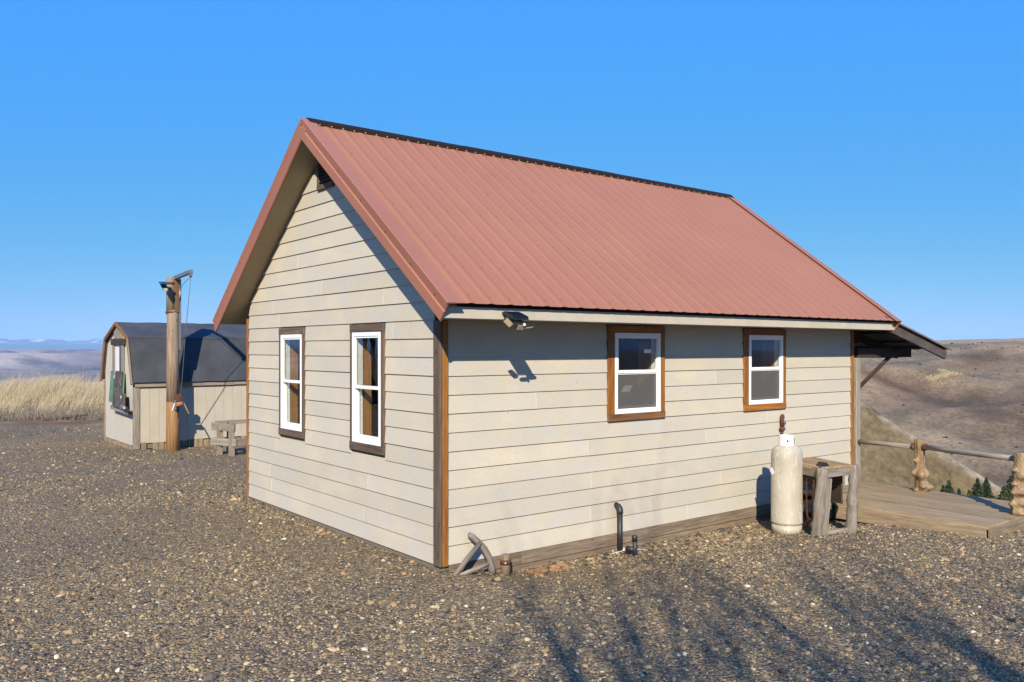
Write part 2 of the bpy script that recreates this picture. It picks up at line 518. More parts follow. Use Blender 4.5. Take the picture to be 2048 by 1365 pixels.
MAT['green'] = plain('faded_green_paint', (0.12, 0.23, 0.165), 0.75, var=0.25, scale=4)
MAT['orangerock'] = plain('ochre_rock', (0.34, 0.19, 0.09), 0.9, var=0.35, scale=14, bstr=0.6)
MAT['burl'] = wood('pale_burl_wood', (0.15, 0.085, 0.04), (0.33, 0.22, 0.115), (0.47, 0.35, 0.21), 0.7, grain=0.5, knots=True, vary=0.05)
MAT['cloth'] = plain('grey_white_plastic', (0.42, 0.44, 0.47), 0.6, var=0.4, scale=18, bstr=0.6)
MAT['corr'] = plain('white_corrugated', (0.62, 0.64, 0.66), 0.5, var=0.1)
MAT['stone'] = stone_mat()
MAT['ground'] = gravel_mat()
MAT['leaf'] = attr_mat('conifer_needles', 0.8)
MAT['grass'] = attr_mat('dry_grass', 0.85)
MAT['bark'] = plain('grey_bark', (0.10, 0.085, 0.07), 0.95, var=0.3, scale=12)

def tank_mat():
    m, nt, p = new_mat('scuffed_tan_tank_paint')
    v = coords(nt, 'Object', rnd=False)
    c = ramp(nt, noise(nt, v, 3, 4), [(0.3, (0.46, 0.415, 0.325)), (0.7, (0.57, 0.53, 0.435))])
    s = noise(nt, coords(nt, 'Object', (9, 9, 1.6), rnd=False), 2.2, 6, 0.75, 1.2)
    c = mixc(nt, ramp(nt, s, [(0.55, 0.0), (0.62, 0.8)]), c, (0.74, 0.70, 0.62))
    s2 = noise(nt, v, 16, 4, 0.7)
    c = mixc(nt, ramp(nt, s2, [(0.62, 0.0), (0.70, 0.7)]), c, (0.19, 0.125, 0.065))
    nt.links.new(c, p.inputs['Base Color']); p.inputs['Roughness'].default_value = 0.5; p.inputs['Specular IOR Level'].default_value = 0.3
    bump(nt, p, s, 0.08, 0.004)
    return m
MAT['tank'] = tank_mat()

def splash_mat():
    m, nt, p = new_mat('dark_rafter_with_paint_splash')
    v = coords(nt, 'Object', (1, 1, 1))
    n1 = noise(nt, coords(nt, 'Object', (1.2, 14, 14)), 2.2, 5)
    c = ramp(nt, n1, [(0.3, (0.06, 0.045, 0.038)), (0.7, (0.14, 0.11, 0.095))])
    n = noise(nt, v, 4.5, 6, 0.75)
    c = mixc(nt, ramp(nt, n, [(0.61, 0.0), (0.64, 1.0)]), c, (0.62, 0.60, 0.55))
    nt.links.new(c, p.inputs['Base Color']); p.inputs['Roughness'].default_value = 0.8
    return m
MAT['splash'] = splash_mat()

# ------------------------------------------------------------------ terrain
VIEW = np.array([0.6195, 0.785])                       # horizontal direction along which the yard runs out
F2 = np.array([math.sin(R_(64.8)), math.cos(R_(64.8))])
Rt = np.array([F2[1], -F2[0]])
def seen(u, v, d):                                      # a place named by bearing, fall and distance
    lat = (u - 1024) / 1681.45; c, s = math.cos(R_(YAW)), math.sin(R_(YAW))
    return np.array([CAMP.x + d * (lat * c + s), CAMP.y + d * (-lat * s + c), CAMP.z - d * (v - 698.1) / 1681.45])
SA = seen(1450, 668, 285); SB = seen(1720, 803, 252); SC_ = seen(2010, 985, 226); SD = seen(2250, 1130, 205)

def yard_height(x, y):
    h = -0.15 * np.exp(-(np.maximum(-y, 0) / 1.5) ** 2) * sm(x, 0.15, 0.9) * (1 - sm(y, 0.6, 1.2))
    h = h - 0.03 * sm(y, 6, 11)
    h = h + 0.012 * (fbm(x * 0.9, y * 0.9, 3, 3) - 0.5) * 2 + 0.05 * (fbm(x * 0.12, y * 0.12, 5, 2) - 0.5)
    return h

def spur(x, y):
    best = np.full(x.shape, -1e9); crest = np.full(x.shape, 1e9)
    for a, b in ((SA, SB), (SB, SC_), (SC_, SD)):
        d = b[:2] - a[:2]; l2 = d @ d
        t = np.clip(((x - a[0]) * d[0] + (y - a[1]) * d[1]) / l2, 0, 1)
        px, py, pz = a[0] + t * d[0], a[1] + t * d[1], a[2] + t * (b[2] - a[2])
        dd = np.hypot(x - px, y - py)
        h = pz - 0.95 * np.sqrt(dd * dd + 6) + 2.3
        crest = np.where(h > best, dd, crest); best = np.maximum(best, h)
    return best, crest

def height(x, y):
    r = np.hypot(x, y) + 1e-6
    s = x * VIEW[0] + y * VIEW[1]
    e1 = x - 7.75 + 0.1 * y                              # past the deck the slope drops away
    e2 = s - 25.5
    e = np.maximum(np.maximum(e1, e2), 0)
    z = yard_height(x, y) * (1 - sm(e, 0, 3))
    fall = 0.62 * e / (1 + e / 380)
    z = z - np.minimum(fall, 110)
    az = np.degrees(np.arctan2(x, y))
    # right hand hillside and the spur in front of it
    a = x * F2[0] + y * F2[1]; b = x * Rt[0] + y * Rt[1]
    ang = np.degrees(np.arctan2(b, a))
    w = 1 - sm(np.abs(ang + 2), 26, 42)
    rough = fbm(x / 60, y / 60, 8, 5)
    hill = -95 + 104.5 * sm(a, 180, 900) ** 0.85 + (rough - 0.5) * 16 * sm(a, 250, 380) * (1 - 0.75 * sm(a, 600, 850)) + 0.03 * b * sm(a, 500, 900)
    fold = fbm(x / 170 + 2.2, y / 170, 45, 3, True)
    hill = hill + (fold - 0.6) * 26 * sm(a, 260, 420) * (1 - sm(a, 640, 840))
    hill = hill - 0.004 * np.maximum(a - 900, 0)
    hill = np.where(a > 60, hill, -200)
    sp, crest = spur(x, y)
    sp = sp + (fbm(x / 22, y / 22, 31, 4) - 0.5) * 2.2
    zz = np.maximum(np.maximum(z, np.where(a > 60, sp, -200)), hill)
    z = z * (1 - w) + zz * w * (r < 6000) + z * w * (r >= 6000)
    # the wide canyon and plateau far beyond the grass
    wl = 1 - sm(np.abs(az - 4), 22, 42)
    rd = r + 900 * (fbm(x / 2600 + 5, y / 2600, 41, 3) - 0.5)
    rid = fbm(x / 1500, y / 1500, 51, 5, True)
    far = -210 + 202 * sm(rd, 3800, 9600) + (rid - 0.55) * 260 * sm(rd, 3600, 5500) * (1 - sm(rd, 8200, 9800))
    far = far - 10 * sm(rd, 9500, 13000) + 36 * (fbm(x / 2200, y / 3000, 61, 3) - 0.45) * sm(rd, 10500, 14500)
    pk = fbm(np.degrees(np.arctan2(x, y)) * 0.8 + 3.3, r * 0 + 0.5, 71, 7)
    mtn = (215 + 330 * (pk - 0.35)) * sm(r, 21500, 27500) * (1 - 0.3 * sm(r, 28500, 36000)) + (fbm(x / 1300, y / 1300, 77, 4, True) - 0.6) * 160 * sm(r, 21000, 24500)
    far = np.maximum(far, 0 * far - 210) + np.maximum(mtn, -20)
    k = sm(r, 900, 3500) * wl
    z = z * (1 - k) + far * k
    z = z * (1 - (1 - wl) * (1 - w) * sm(r, 2000, 9000)) - 60 * (1 - wl) * (1 - w) * sm(r, 2000, 9000)
    return z, w, crest, a, b, wl, s, e, hill

def build_ground():
    az = np.radians(np.concatenate([np.arange(-12, 96, 0.18), np.arange(96, 348, 1.5)]))
    rad = np.unique(np.concatenate([np.array([0.02]), np.geomspace(0.6, 42000, 240), np.linspace(195, 300, 60), np.linspace(300, 900, 110), np.linspace(3600, 10500, 190), np.linspace(21000, 29000, 50)]))
    A, Rr = np.meshgrid(az, rad)
    x, y = Rr * np.sin(A), Rr * np.cos(A)
    z, w, crest, a, b, wl, s, e, hill = height(x, y)
    n, m = len(rad), len(az)
    V = np.stack([x, y, z], -1).reshape(-1, 3)
    i, j = np.meshgrid(np.arange(n - 1), np.arange(m), indexing='ij')
    j2 = (j + 1) % m
    Q = np.stack([i * m + j, i * m + j2, (i + 1) * m + j2, (i + 1) * m + j], -1).reshape(-1, 4)[:, ::-1]
    r = np.hypot(x, y)
    # colours of soil, grass and rock
    def C(*c): return np.array(c)
    col = np.broadcast_to(C(0.20, 0.17, 0.115), x.shape + (3,)).copy()
    lit = sm(fbm(x * 0.8, y * 0.8, 91, 4), 0.35, 0.6)[..., None]
    nearg = sm(s, 15.4, 16.6)[..., None]
    col = col * (1 - nearg) + nearg * (C(0.17, 0.085, 0.045) * lit + C(0.24, 0.175, 0.10) * (1 - lit))
    # hillside
    f1 = fbm(x / 35, y / 50, 12, 5); f2 = fbm(x / 110 + 9, y / 110, 14, 4)
    hc = C(0.255, 0.172, 0.098) + (f1[..., None] - 0.5) * C(0.20, 0.155, 0.10) + (f2[..., None] - 0.5) * C(0.22, 0.17, 0.10)
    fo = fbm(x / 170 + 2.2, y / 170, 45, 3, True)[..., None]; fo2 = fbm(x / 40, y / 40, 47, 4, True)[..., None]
    hc = hc * (0.62 + 0.5 * sm(fo, 0.35, 0.8)) * (0.72 + 0.5 * sm(fo2, 0.35, 0.8))      # shade of the folds painted into the colour, darker in the draws
    green = sm(f2, 0.52, 0.68)[..., None]
    hc = hc * (1 - 0.4 * green) + 0.4 * green * C(0.23, 0.195, 0.12)
    top = sm(a, 780, 840)[..., None]
    hc = hc * (1 - top) + top * C(0.40, 0.33, 0.22)
    onspur = (np.abs(z - hill) > 1.0)[..., None] * (a > 60)[..., None]
    sc2 = C(0.19, 0.145, 0.078) + (f1[..., None] - 0.5) * C(0.17, 0.14, 0.09)
    hc = np.where(onspur, sc2, hc)
    cr = (np.exp(-(crest / 1.9) ** 2))[..., None] * (a > 60)[..., None] * (np.abs(z - hill) > 0.3)[..., None]
    hc = hc * (1 - 0.7 * cr) + 0.7 * cr * C(0.46, 0.39, 0.28)
    tp = seen(1885, 758, 560)                            # a patch of tall bleached grass on the slope
    g1 = np.exp(-(((a - (tp[:2] @ F2)) / 17) ** 2 + ((b - (tp[:2] @ Rt) + 6) / 11) ** 2)) 
    tp2 = seen(1905, 748, 585)
    g2 = np.exp(-(((a - (tp2[:2] @ F2)) / 10) ** 2 + ((b - (tp2[:2] @ Rt)) / 16) ** 2))
    gg = sm(np.maximum(g1, g2) * (0.6 + 0.8 * fbm(x / 5, y / 5, 15, 2)), 0.45, 0.6)[..., None]
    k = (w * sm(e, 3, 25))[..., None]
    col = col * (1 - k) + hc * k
    # far country
    ff = fbm(x / 900, y / 700, 21, 4)
    fc = C(0.17, 0.13, 0.10) + (ff[..., None] - 0.5) * C(0.30, 0.24, 0.17)
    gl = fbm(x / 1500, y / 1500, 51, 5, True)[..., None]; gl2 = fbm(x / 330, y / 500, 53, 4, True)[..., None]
    fc = fc * (0.25 + 1.5 * sm(gl, 0.35, 0.8)) * (0.45 + 1.1 * sm(gl2, 0.3, 0.8))  # gullies darkened in colour, standing in for shading of the relief
    fld = (sm(fbm(x / 2600, y / 600, 23, 3), 0.5, 0.58) * sm(r, 8600, 9600))[..., None]
    fc = fc * (1 - fld) + fld * C(0.48, 0.42, 0.32)
    mt = sm(r, 20500, 22500)[..., None]
    fc = fc * (1 - mt) + mt * C(0.055, 0.075, 0.06)
    sn = (sm(fbm(x / 420, y / 420, 25, 3), 0.46, 0.54) * sm(z, 110, 260) * sm(r, 21000, 23000))[..., None]
    fc = fc * (1 - sn) + sn * C(0.85, 0.87, 0.9)
    k = (sm(r, 700, 2500) * wl)[..., None]
    col = col * (1 - k) + fc * k
    zone = (1 - sm(s + 1.2 * (fbm(x * .5, y * .5, 6, 3) - .5), 15.3, 16.7)) * (1 - sm(e, 0.4, 2.0)) * (1 - sm(r, 30, 60))
    zc = np.stack([zone, zone, zone], -1)
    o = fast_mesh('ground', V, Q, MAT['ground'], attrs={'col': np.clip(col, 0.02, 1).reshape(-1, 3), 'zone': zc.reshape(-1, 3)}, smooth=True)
    return tag(o, kind='structure')
build_ground()

def gz(x, y):
    return float(height(np.array([float(x)]), np.array([float(y)]))[0][0])

# ------------------------------------------------------------------ haze
hb = 44000.0
V = [(-hb, -hb, -320), (hb, -hb, -320), (hb, hb, -320), (-hb, hb, -320), (-hb, -hb, 620), (hb, -hb, 620), (hb, hb, 620), (-hb, hb, 620)]
F = [(0, 3, 2, 1), (4, 5, 6, 7), (0, 1, 5, 4), (1, 2, 6, 5), (2, 3, 7, 6), (3, 0, 4, 7)]
hm = bpy.data.materials.new('pale_air'); hm.use_nodes = True
hm.node_tree.nodes.clear()
ho = hm.node_tree.nodes.new('ShaderNodeOutputMaterial')
hv = hm.node_tree.nodes.new('ShaderNodeVolumePrincipled')
hv.inputs['Color'].default_value = (0.36, 0.60, 0.98, 1)
hv.inputs['Density'].default_value = 0.000042
hv.inputs['Anisotropy'].default_value = -0.25
hm.node_tree.links.new(hv.outputs[0], ho.inputs['Volume'])
haze = mesh_obj('haze', V, F, hm, recenter=False)
tag(haze, kind='stuff')

# ------------------------------------------------------------------ cabin
L, W = 7.45, 4.985
RID_Y, RID_Z, SL = 2.48, 4.87, 0.75
XG0, XG1 = -0.331, 7.82            # rake planes
Z0, ROW = 0.053, 0.185
cabin = empty('cabin', (0, 0, 0), 'small beige lap-sided cabin with a red-brown metal gable roof', 'cabin')

def rz(y): return RID_Z - SL * abs(y - RID_Y)
def wf(kind, s, n, z):
    return (s, -n, z) if kind == 'long' else (-n, s, z)

def prism_w(kind, name, pts, mat, parent, **kw):
    """pts: 8 (s,n,z) corners bottom 4 then top 4"""
    V = [wf(kind, *p) for p in pts]
    F = [(0, 1, 2, 3), (7, 6, 5, 4), (0, 4, 5, 1), (1, 5, 6, 2), (2, 6, 7, 3), (3, 7, 4, 0)]
    if kind == 'long': F = [f[::-1] for f in F]
    return mesh_obj(name, V, F, mat, parent, **kw)

def wbox(kind, name, s0, s1, n0, n1, z0, z1, mat, parent, axis=None, bev=0.003):
    a = wf(kind, s0, n0, z0); b = wf(kind, s1, n1, z1)
    x0, x1 = sorted((a[0], b[0])); y0, y1 = sorted((a[1], b[1])); 
    if axis is None:
        axis = 'z' if (z1 - z0) > abs(s1 - s0) else ('x' if kind == 'long' else 'y')
    return abox(name, x0, x1, y0, y1, z0, z1, mat, parent, bev, axis)

WIN = {'long': [dict(s0=2.36, s1=3.133, z0=1.42, z1=2.355, mid=1.905, c0=2.25, c1=3.214, cz0=1.34, cz1=2.442),
                dict(s0=4.875, s1=5.65, z0=1.425, z1=2.355, mid=1.905, c0=4.769, c1=5.721, cz0=1.342, cz1=2.442)],
       'gable': [dict(s0=1.135, s1=1.785, z0=1.118, z1=2.355, mid=1.742, c0=1.065, c1=1.842, cz0=1.028, cz1=2.445),
                 dict(s0=3.145, s1=3.80, z0=1.12, z1=2.355, mid=1.748, c0=3.079, c1=3.861, cz0=1.034, cz1=2.443)]}

def sheath_wall(kind, name, s0, s1, top):
    """wall core with real window openings, as one mesh of slabs"""
    V, F = [], []
    def slab(a, b, za, zb, zb2=None):
        zb2 = zb if zb2 is None else zb2
        i = len(V)
        for n in (0.0, -0.10):
            V.extend([wf(kind, a, n, za), wf(kind, b, n, za), wf(kind, b, n, zb2), wf(kind, a, n, zb)])
        F.extend([(i, i + 1, i + 2, i + 3), (i + 7, i + 6, i + 5, i + 4), (i, i + 4, i + 5, i + 1), (i + 1, i + 5, i + 6, i + 2), (i + 2, i + 6, i + 7, i + 3), (i + 3, i + 7, i + 4, i)])
    cuts = [s0]
    for w in WIN[kind]: cuts += [w['s0'], w['s1']]
    cuts.append(s1)
    for k in range(0, len(cuts) - 1):
        a, b = cuts[k], cuts[k + 1]
        if k % 2 == 0: slab(a, b, 0.0, 2.45)
        else:
            w = WIN[kind][k // 2]
            slab(a, b, 0.0, w['z0']); slab(a, b, w['z1'], 2.45)
    if kind == 'gable':
        ym = RID_Y
        slab(s0, ym, 2.45, rz(s0) - 0.19, RID_Z - 0.19); slab(ym, s1, 2.45, RID_Z - 0.19, rz(s1) - 0.19)
    return mesh_obj(name, V, F, MAT['sheath'], cabin)

side_wall = sheath_wall('long', 'side_wall', 0.0, L, 2.45)
gable_wall = sheath_wall('gable', 'gable_wall', 0.101, W, 2.45)
abox('rear_wall', 0.1, L, W - 0.1, W, 0, 2.45, MAT['inside'], cabin, 0)
abox('end_wall', L - 0.1, L, 0.101, W - 0.101, 0, 2.45, MAT['inside'], cabin, 0)
prism('end_gable', [(L - 0.1, 0.05, 2.451), (L - 0.1, W - 0.05, 2.451), (L - 0.1, RID_Y, RID_Z - 0.19)], (0.1, 0, 0), MAT['siding'], cabin)
abox('floor', 0.1, L - 0.1, 0.1, W - 0.1, 0.05, 0.12, MAT['darkwood'], cabin, 0)

rj = random.Random(5)
def siding(kind, wall, s_lo, s_hi, rows, joints):
    for i in range(rows):
        z0 = Z0 + i * ROW; z1 = z0 + ROW + 0.016
        if kind == 'long': z1 = min(z1, 2.452)
        if z1 - z0 < 0.02: continue
        def ends(z):
            if kind == 'long' or z < 2.46: return s_lo, s_hi
            h = (RID_Z - 0.205 - z) / SL
            return max(s_lo, RID_Y - h), min(s_hi, RID_Y + h)
        zt = min(z1, RID_Z - 0.23)
        if zt <= z0: continue
        a0, b0 = ends(z0); a1, b1 = ends(zt)
        blocks = []
        for w in WIN[kind]:
            if z0 + 0.03 < w['cz1'] - 0.02 and z1 - 0.03 > w['cz0'] + 0.02:
                blocks.append((w['c0'], w['c1']))
        if kind == 'gable' and z1 > 4.16 and z0 < 4.5: blocks.append((2.27, 2.70))
        segs = []; cur = None
        lo = [(a0, a1)]; 
        pieces = []; start = (a0, a1)
        for c0, c1 in sorted(blocks):
            if c0 > max(start): pieces.append((start, (c0, c0)))
            start = (c1, c1)
        if min(b0, b1) > max(start) + 0.01: pieces.append((start, (b0, b1)))
        for (p, q) in pieces:
            js = [j for j in joints.get(i, []) if max(p) + 0.1 < j < min(q) - 0.1]
            cs = [p] + [(j, j) for j in js] + [q]
            for j in js:
                prism_w(kind, 'caulk_joint', [(j - 0.0025, 0.001, z0 + 0.002), (j + 0.0025, 0.001, z0 + 0.002), (j + 0.0025, 0.0195, z0 + 0.002), (j - 0.0025, 0.0195, z0 + 0.002), (j - 0.0025, 0.001, z0 + ROW - 0.004), (j + 0.0025, 0.001, z0 + ROW - 0.004), (j + 0.0025, 0.0075, z0 + ROW - 0.004), (j - 0.0025, 0.0075, z0 + ROW - 0.004)], MAT['caulk'], wall)
            for u, v in zip(cs[:-1], cs[1:]):
                g = 0.002
                lip = 0.0175 + rj.uniform(-0.0015, 0.002); dz = rj.uniform(-0.0015, 0.0015)
                if kind == 'gable': lip += 0.0
                pts = [(u[0] + g, 0.002, z0 + dz), (v[0] - g, 0.002, z0 + dz), (v[0] - g, lip, z0 + dz), (u[0] + g, lip, z0 + dz),
                       (u[1] + g, 0.002, zt), (v[1] - g, 0.002, zt), (v[1] - g, 0.0035, zt), (u[1] + g, 0.0035, zt)]
                prism_w(kind, 'siding_board', pts, MAT['siding'], wall)
siding('long', side_wall, 0.066, L - 0.02, 13, {1: [1.99], 2: [4.3], 3: [2.0], 0: [3.65], 5: [1.95, 4.0], 6: [5.3], 8: [1.2], 9: [4.2], 11: [5.9], 12: [3.7]})
siding('gable', gable_wall, 0.095, W - 0.012, 24, {0: [4.2], 1: [1.55, 4.15], 2: [4.2], 3: [1.45], 4: [4.0], 12: [0.9], 13: [3.9], 14: [4.1, 1.1], 15: [2.6], 17: [3.3]})

# corner trim boards
abox('corner_trim', -0.034, -0.001, -0.034, 0.092, 0.047, 2.45, MAT['brown'], cabin, 0.006, 'z')
abox('corner_trim', -0.001, 0.064, -0.036, -0.001, 0.045, 2.45, MAT['orange'], cabin, 0.006, 'z')
abox('corner_trim', -0.034, -0.001, W - 0.012, W + 0.035, -0.0, 2.6, MAT['orangew'], cabin, 0.006, 'z')
abox('corner_trim', L - 0.02, L + 0.05, -0.032, -0.001, 0.0, 2.45, MAT['orange'], cabin, 0.006, 'z')

# skirt planks under the siding
for a, b in ((0.1, 1.0), (1.005, 2.95), (2.96, 5.1), (5.105, L)):
    abox('skirt_board', a, b, -0.012, 0.03, -0.085, 0.050, MAT['skirt'], cabin, 0.004)
for a, b in ((0.12, 2.4), (2.41, 4.6), (4.61, L)):
    abox('skirt_board', a, b, 0.0, 0.04, -0.235, -0.09, MAT['skirt'], cabin, 0.004)
for a, b in ((0.05, 2.2), (2.21, W)):
    abox('skirt_board', 0.004, 0.04, a, b, -0.16, 0.049, MAT['skirt'], cabin, 0.004, 'y')

# windows
def window(kind, w, screen, jamb_hi, casing):
    s0, s1, z0, z1, mid = w['s0'], w['s1'], w['z0'], w['z1'], w['mid']
    f = 0.042
    def ring(name, a, b, za, zb, t, n0, n1, mat, parent, tb=None):
        tb = tb or t
        V, F = [], []
        o = [(a, za), (b, za), (b, zb), (a, zb)]; i_ = [(a + t, za + tb), (b - t, za + tb), (b - t, zb - t), (a + t, zb - t)]
        for n in (n0, n1):
            V += [wf(kind, p[0], n, p[1]) for p in o] + [wf(kind, p[0], n, p[1]) for p in i_]
        for k in range(4):
            k2 = (k + 1) % 4
            F += [(k, k2, 4 + k2, 4 + k), (8 + k, 12 + k, 12 + k2, 8 + k2), (k, 8 + k, 8 + k2, k2), (4 + k, 4 + k2, 12 + k2, 12 + k)]
        return mesh_obj(name, V, F, mat, parent)
    win = ring('window', s0 + 0.001, s1 - 0.001, z0 + 0.001, z1 - 0.001, f, -0.085, 0.032, MAT['vinyl'], cabin)
    a, b = s0 + f - 0.002, s1 - f + 0.002
    ring('sash', a, b, mid - 0.018, z1 - f + 0.002, 0.024, -0.002, 0.024, MAT['vinyl'], win, 0.036)
    ring('sash', a, b, z0 + f - 0.002, mid + 0.016, 0.030, -0.034, -0.006, MAT['vinyl'], win, 0.044)
    wbox(kind, 'pane', a + 0.02, b - 0.02, 0.009, 0.013, mid + 0.01, z1 - f - 0.018, MAT['glass'], win, bev=0)
    wbox(kind, 'pane', a + 0.03, b - 0.03, -0.022, -0.018, z0 + f + 0.04, mid - 0.012, MAT['glass'], win, bev=0)
    if screen:
        wbox(kind, 'insect_screen', a, b, 0.006, 0.0075, z0 + f - 0.002, mid - 0.0185, MAT['screen'], win, bev=0)
        ring('screen_frame', a, b, z0 + f - 0.002, mid - 0.0185, 0.014, 0.000, 0.014, MAT['vinyl'], win)
    c0, c1, cz0, cz1 = w['c0'], w['c1'], w['cz0'], w['cz1']
    cm = casing
    wbox(kind, 'casing_board', c0, c1, 0.001, 0.034, z1 + 0.001, cz1, cm[0], win)
    wbox(kind, 'casing_board', c0, c1, 0.001, 0.038, cz0, z0 - 0.001, cm[1], win)
    wbox(kind, 'casing_board', c0, s0 - 0.001, 0.001, 0.030, z0 - 0.0005, z1 + 0.0005, cm[2], win)
    wbox(kind, 'casing_board', s1 + 0.001, c1, 0.001, 0.030, z0 - 0.0005, z1 + 0.0005, cm[3], win)
    js = s1 if jamb_hi else s0
    wbox(kind, 'jamb_board', js - 0.045 if jamb_hi else js, js if jamb_hi else js + 0.045, -0.30 if kind == 'long' else -0.195, -0.101, z0 - 0.1, z1 - 0.10, MAT['pine'], win)
    return win
O = MAT['orange']; B = MAT['brown']
w1 = window('long', WIN['long'][0], True, True, (O, MAT['orangew'], O, O))
w2 = window('long', WIN['long'][1], True, True, (O, O, O, O))
window('gable', WIN['gable'][0], False, True, (B, B, B, B))
window('gable', WIN['gable'][1], False, True, (B, B, B, B))
abox('white_rectangle', 2.86, 2.98, -0.0165, -0.0140, 2.12, 2.165, MAT['whitep'], w1, 0)  # small white rectangle set over the upper pane

# gable vent
vent = wbox('gable', 'gable_vent', 2.30, 2.67, -0.02, 0.004, 4.16, 4.50, MAT['closure'], cabin, bev=0)
wbox('gable', 'casing_board', 2.27, 2.70, 0.001, 0.036, 4.10, 4.165, MAT['brown'], vent)
wbox('gable', 'casing_board', 2.66, 2.70, 0.001, 0.034, 4.166, 4.42, MAT['brown'], vent)
wbox('gable', 'casing_board', 2.27, 2.31, 0.001, 0.034, 4.166, 4.42, MAT['brown'], vent)
for k in range(6):
    z = 4.19 + k * 0.045
    prism('louvre', [wf('gable', 2.312, 0.004, z + 0.03), wf('gable', 2.312, 0.026, z), wf('gable', 2.312, 0.029, z + 0.004), wf('gable', 2.312, 0.007, z + 0.034)], (0, 0.346, 0), MAT['darkwood'], vent)

# ---- roof
ux = np.array([0.0, -0.8, -0.6])       # down the front slope
un = np.array([0.0, -0.6, 0.8])        # out of the front slope
def rp(x, t, n, side=1):
    """point on a roof slope: x, distance t below the ridge, height n off the surface"""
    return (x, RID_Y + side * (-0.8 * t - 0.6 * n), RID_Z - 0.6 * t + 0.8 * n)
T_EAVE = (RID_Y + 0.565) / 0.8
slab = []
roof = empty('roof', (RID_Y, RID_Y, RID_Z), parent=cabin)
for side in (1, -1):
    a = [rp(XG0 + 0.012, 0.0, -0.022, side), rp(XG0 + 0.012, T_EAVE - 0.085, -0.022, side), rp(XG0 + 0.012, T_EAVE - 0.085, -0.135, side), rp(XG0 + 0.012, 0.0, -0.16, side)]
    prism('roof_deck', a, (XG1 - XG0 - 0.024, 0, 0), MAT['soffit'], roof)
PITCH = 0.2286
def roof_panel(x0, x1, side):
    prof = []
    k0 = math.floor((x0 - XG0) / PITCH)
    x = x0
    pts = [(x0, 0.0)]
    k = k0
    while True:
        xr = XG0 + 0.06 + k * PITCH
        if xr > x1 + 0.01: break
        for dx, h in ((-0.05, 0), (-0.014, 0.0068), (0.014, 0.0068), (0.05, 0), (0.082, 0), (0.091, 0.001), (0.105, 0.001), (0.114, 0), (0.127, 0), (0.136, 0.001), (0.150, 0.001), (0.159, 0)):
            q = xr + dx
            if x0 < q < x1: pts.append((q, h))
        k += 1
    pts.append((x1, 0.0))
    V, F = [], []
    for t in (0.05, T_EAVE):
        V += [rp(p[0], t, p[1], side) for p in pts]
    m = len(pts)
    F = [(i, i + 1, m + i + 1, m + i) for i in range(m - 1)]
    if side < 0: F = [f[::-1] for f in F]
    return mesh_obj('roof_panel', V, F, MAT['roof'], roof)
xs = [XG0 + 0.06 + PITCH * 4 * k + 0.04 for k in range(0, 9)]
edges = [XG0 + 0.01] + [x for x in xs[1:] if x < XG1 - 0.2] + [XG1 - 0.01]
for side in (1, -1):
    for a, b in zip(edges[:-1], edges[1:]): roof_panel(a, b, side)
# screw heads, only a couple of pixels each
V, F = [], []
def screw_at(p, nrm, r=0.008, h=0.006):
    n = Vector(nrm).normalized(); a = n.orthogonal().normalized(); b = n.cross(a); i = len(V); p = Vector(p)
    for q, rr, hh in ((0, r, 0), (1, r * 0.6, h)):
        for k in range(6):
            V.append(tuple(p + (a * math.cos(k * 1.0472) + b * math.sin(k * 1.0472)) * rr + n * hh))
    F.extend([(i + k, i + (k + 1) % 6, i + 6 + (k + 1) % 6, i + 6 + k) for k in range(6)]); F.append(tuple(i + 6 + k for k in range(6)))
for k in range(36):
    xr = XG0 + 0.06 + k * PITCH
    for t in (0.16, 0.75, 1.35, 1.95, 2.55, 3.15, 3.68):
        screw_at(rp(xr + 0.05 + rj.uniform(-0.006, 0.006), t + rj.uniform(-0.02, 0.02), 0.0), un)
so = mesh_obj('roof_screws', V, F, MAT['screw'], roof); tag(so, kind='stuff')
# rake trim, two overlapped lengths on each slope
def rake(x, out, side, t0, t1, eps=0.0):
    o = out
    pr = [(x - o * 0.16, 0.024), (x - o * 0.004, 0.026), (x + o * (0.004 + eps), 0.022), (x - o * (0.012 - eps), -0.070), (x + o * (0.003 + eps), -0.080), (x + o * (0.004 + eps), -0.176), (x - o * 0.006, -0.186), (x - o * 0.02, -0.184),
          (x - o * 0.016, -0.172), (x - o * 0.016, -0.06), (x - o * 0.02, 0.008), (x - o * 0.16, 0.020)]
    V = [rp(p[0], t0, p[1] + eps, side) for p in pr] + [rp(p[0], t1, p[1] + eps, side) for p in pr]
    n = len(pr)
    F = [tuple(range(n)), tuple(range(n, 2 * n))[::-1]] + [(i, n + i, n + (i + 1) % n, (i + 1) % n) for i in range(n)]
    if (side * out) > 0: F = [f[::-1] for f in F]
    return mesh_obj('rake_trim', V, F, MAT['trimmetal'], roof)
TE = T_EAVE + 0.035
for x, out in ((XG0, -1), (XG1, 1)):
    for side in (1, -1):
        rake(x, out, side, 0.0, 0.62, 0.002)
        rake(x, out, side, 0.60, TE)
V, F = [], []
for side in (1, -1):
    for t in (0.05, 0.55, 1.2, 1.85, 2.5, 3.1, 3.62):
        p = rp(XG0 - 0.004, t, -0.03, side); screw_at(p, (-1, 0, 0), 0.008, 0.006)
so = mesh_obj('trim_screws', V, F, MAT['screw'], roof); tag(so, kind='stuff')
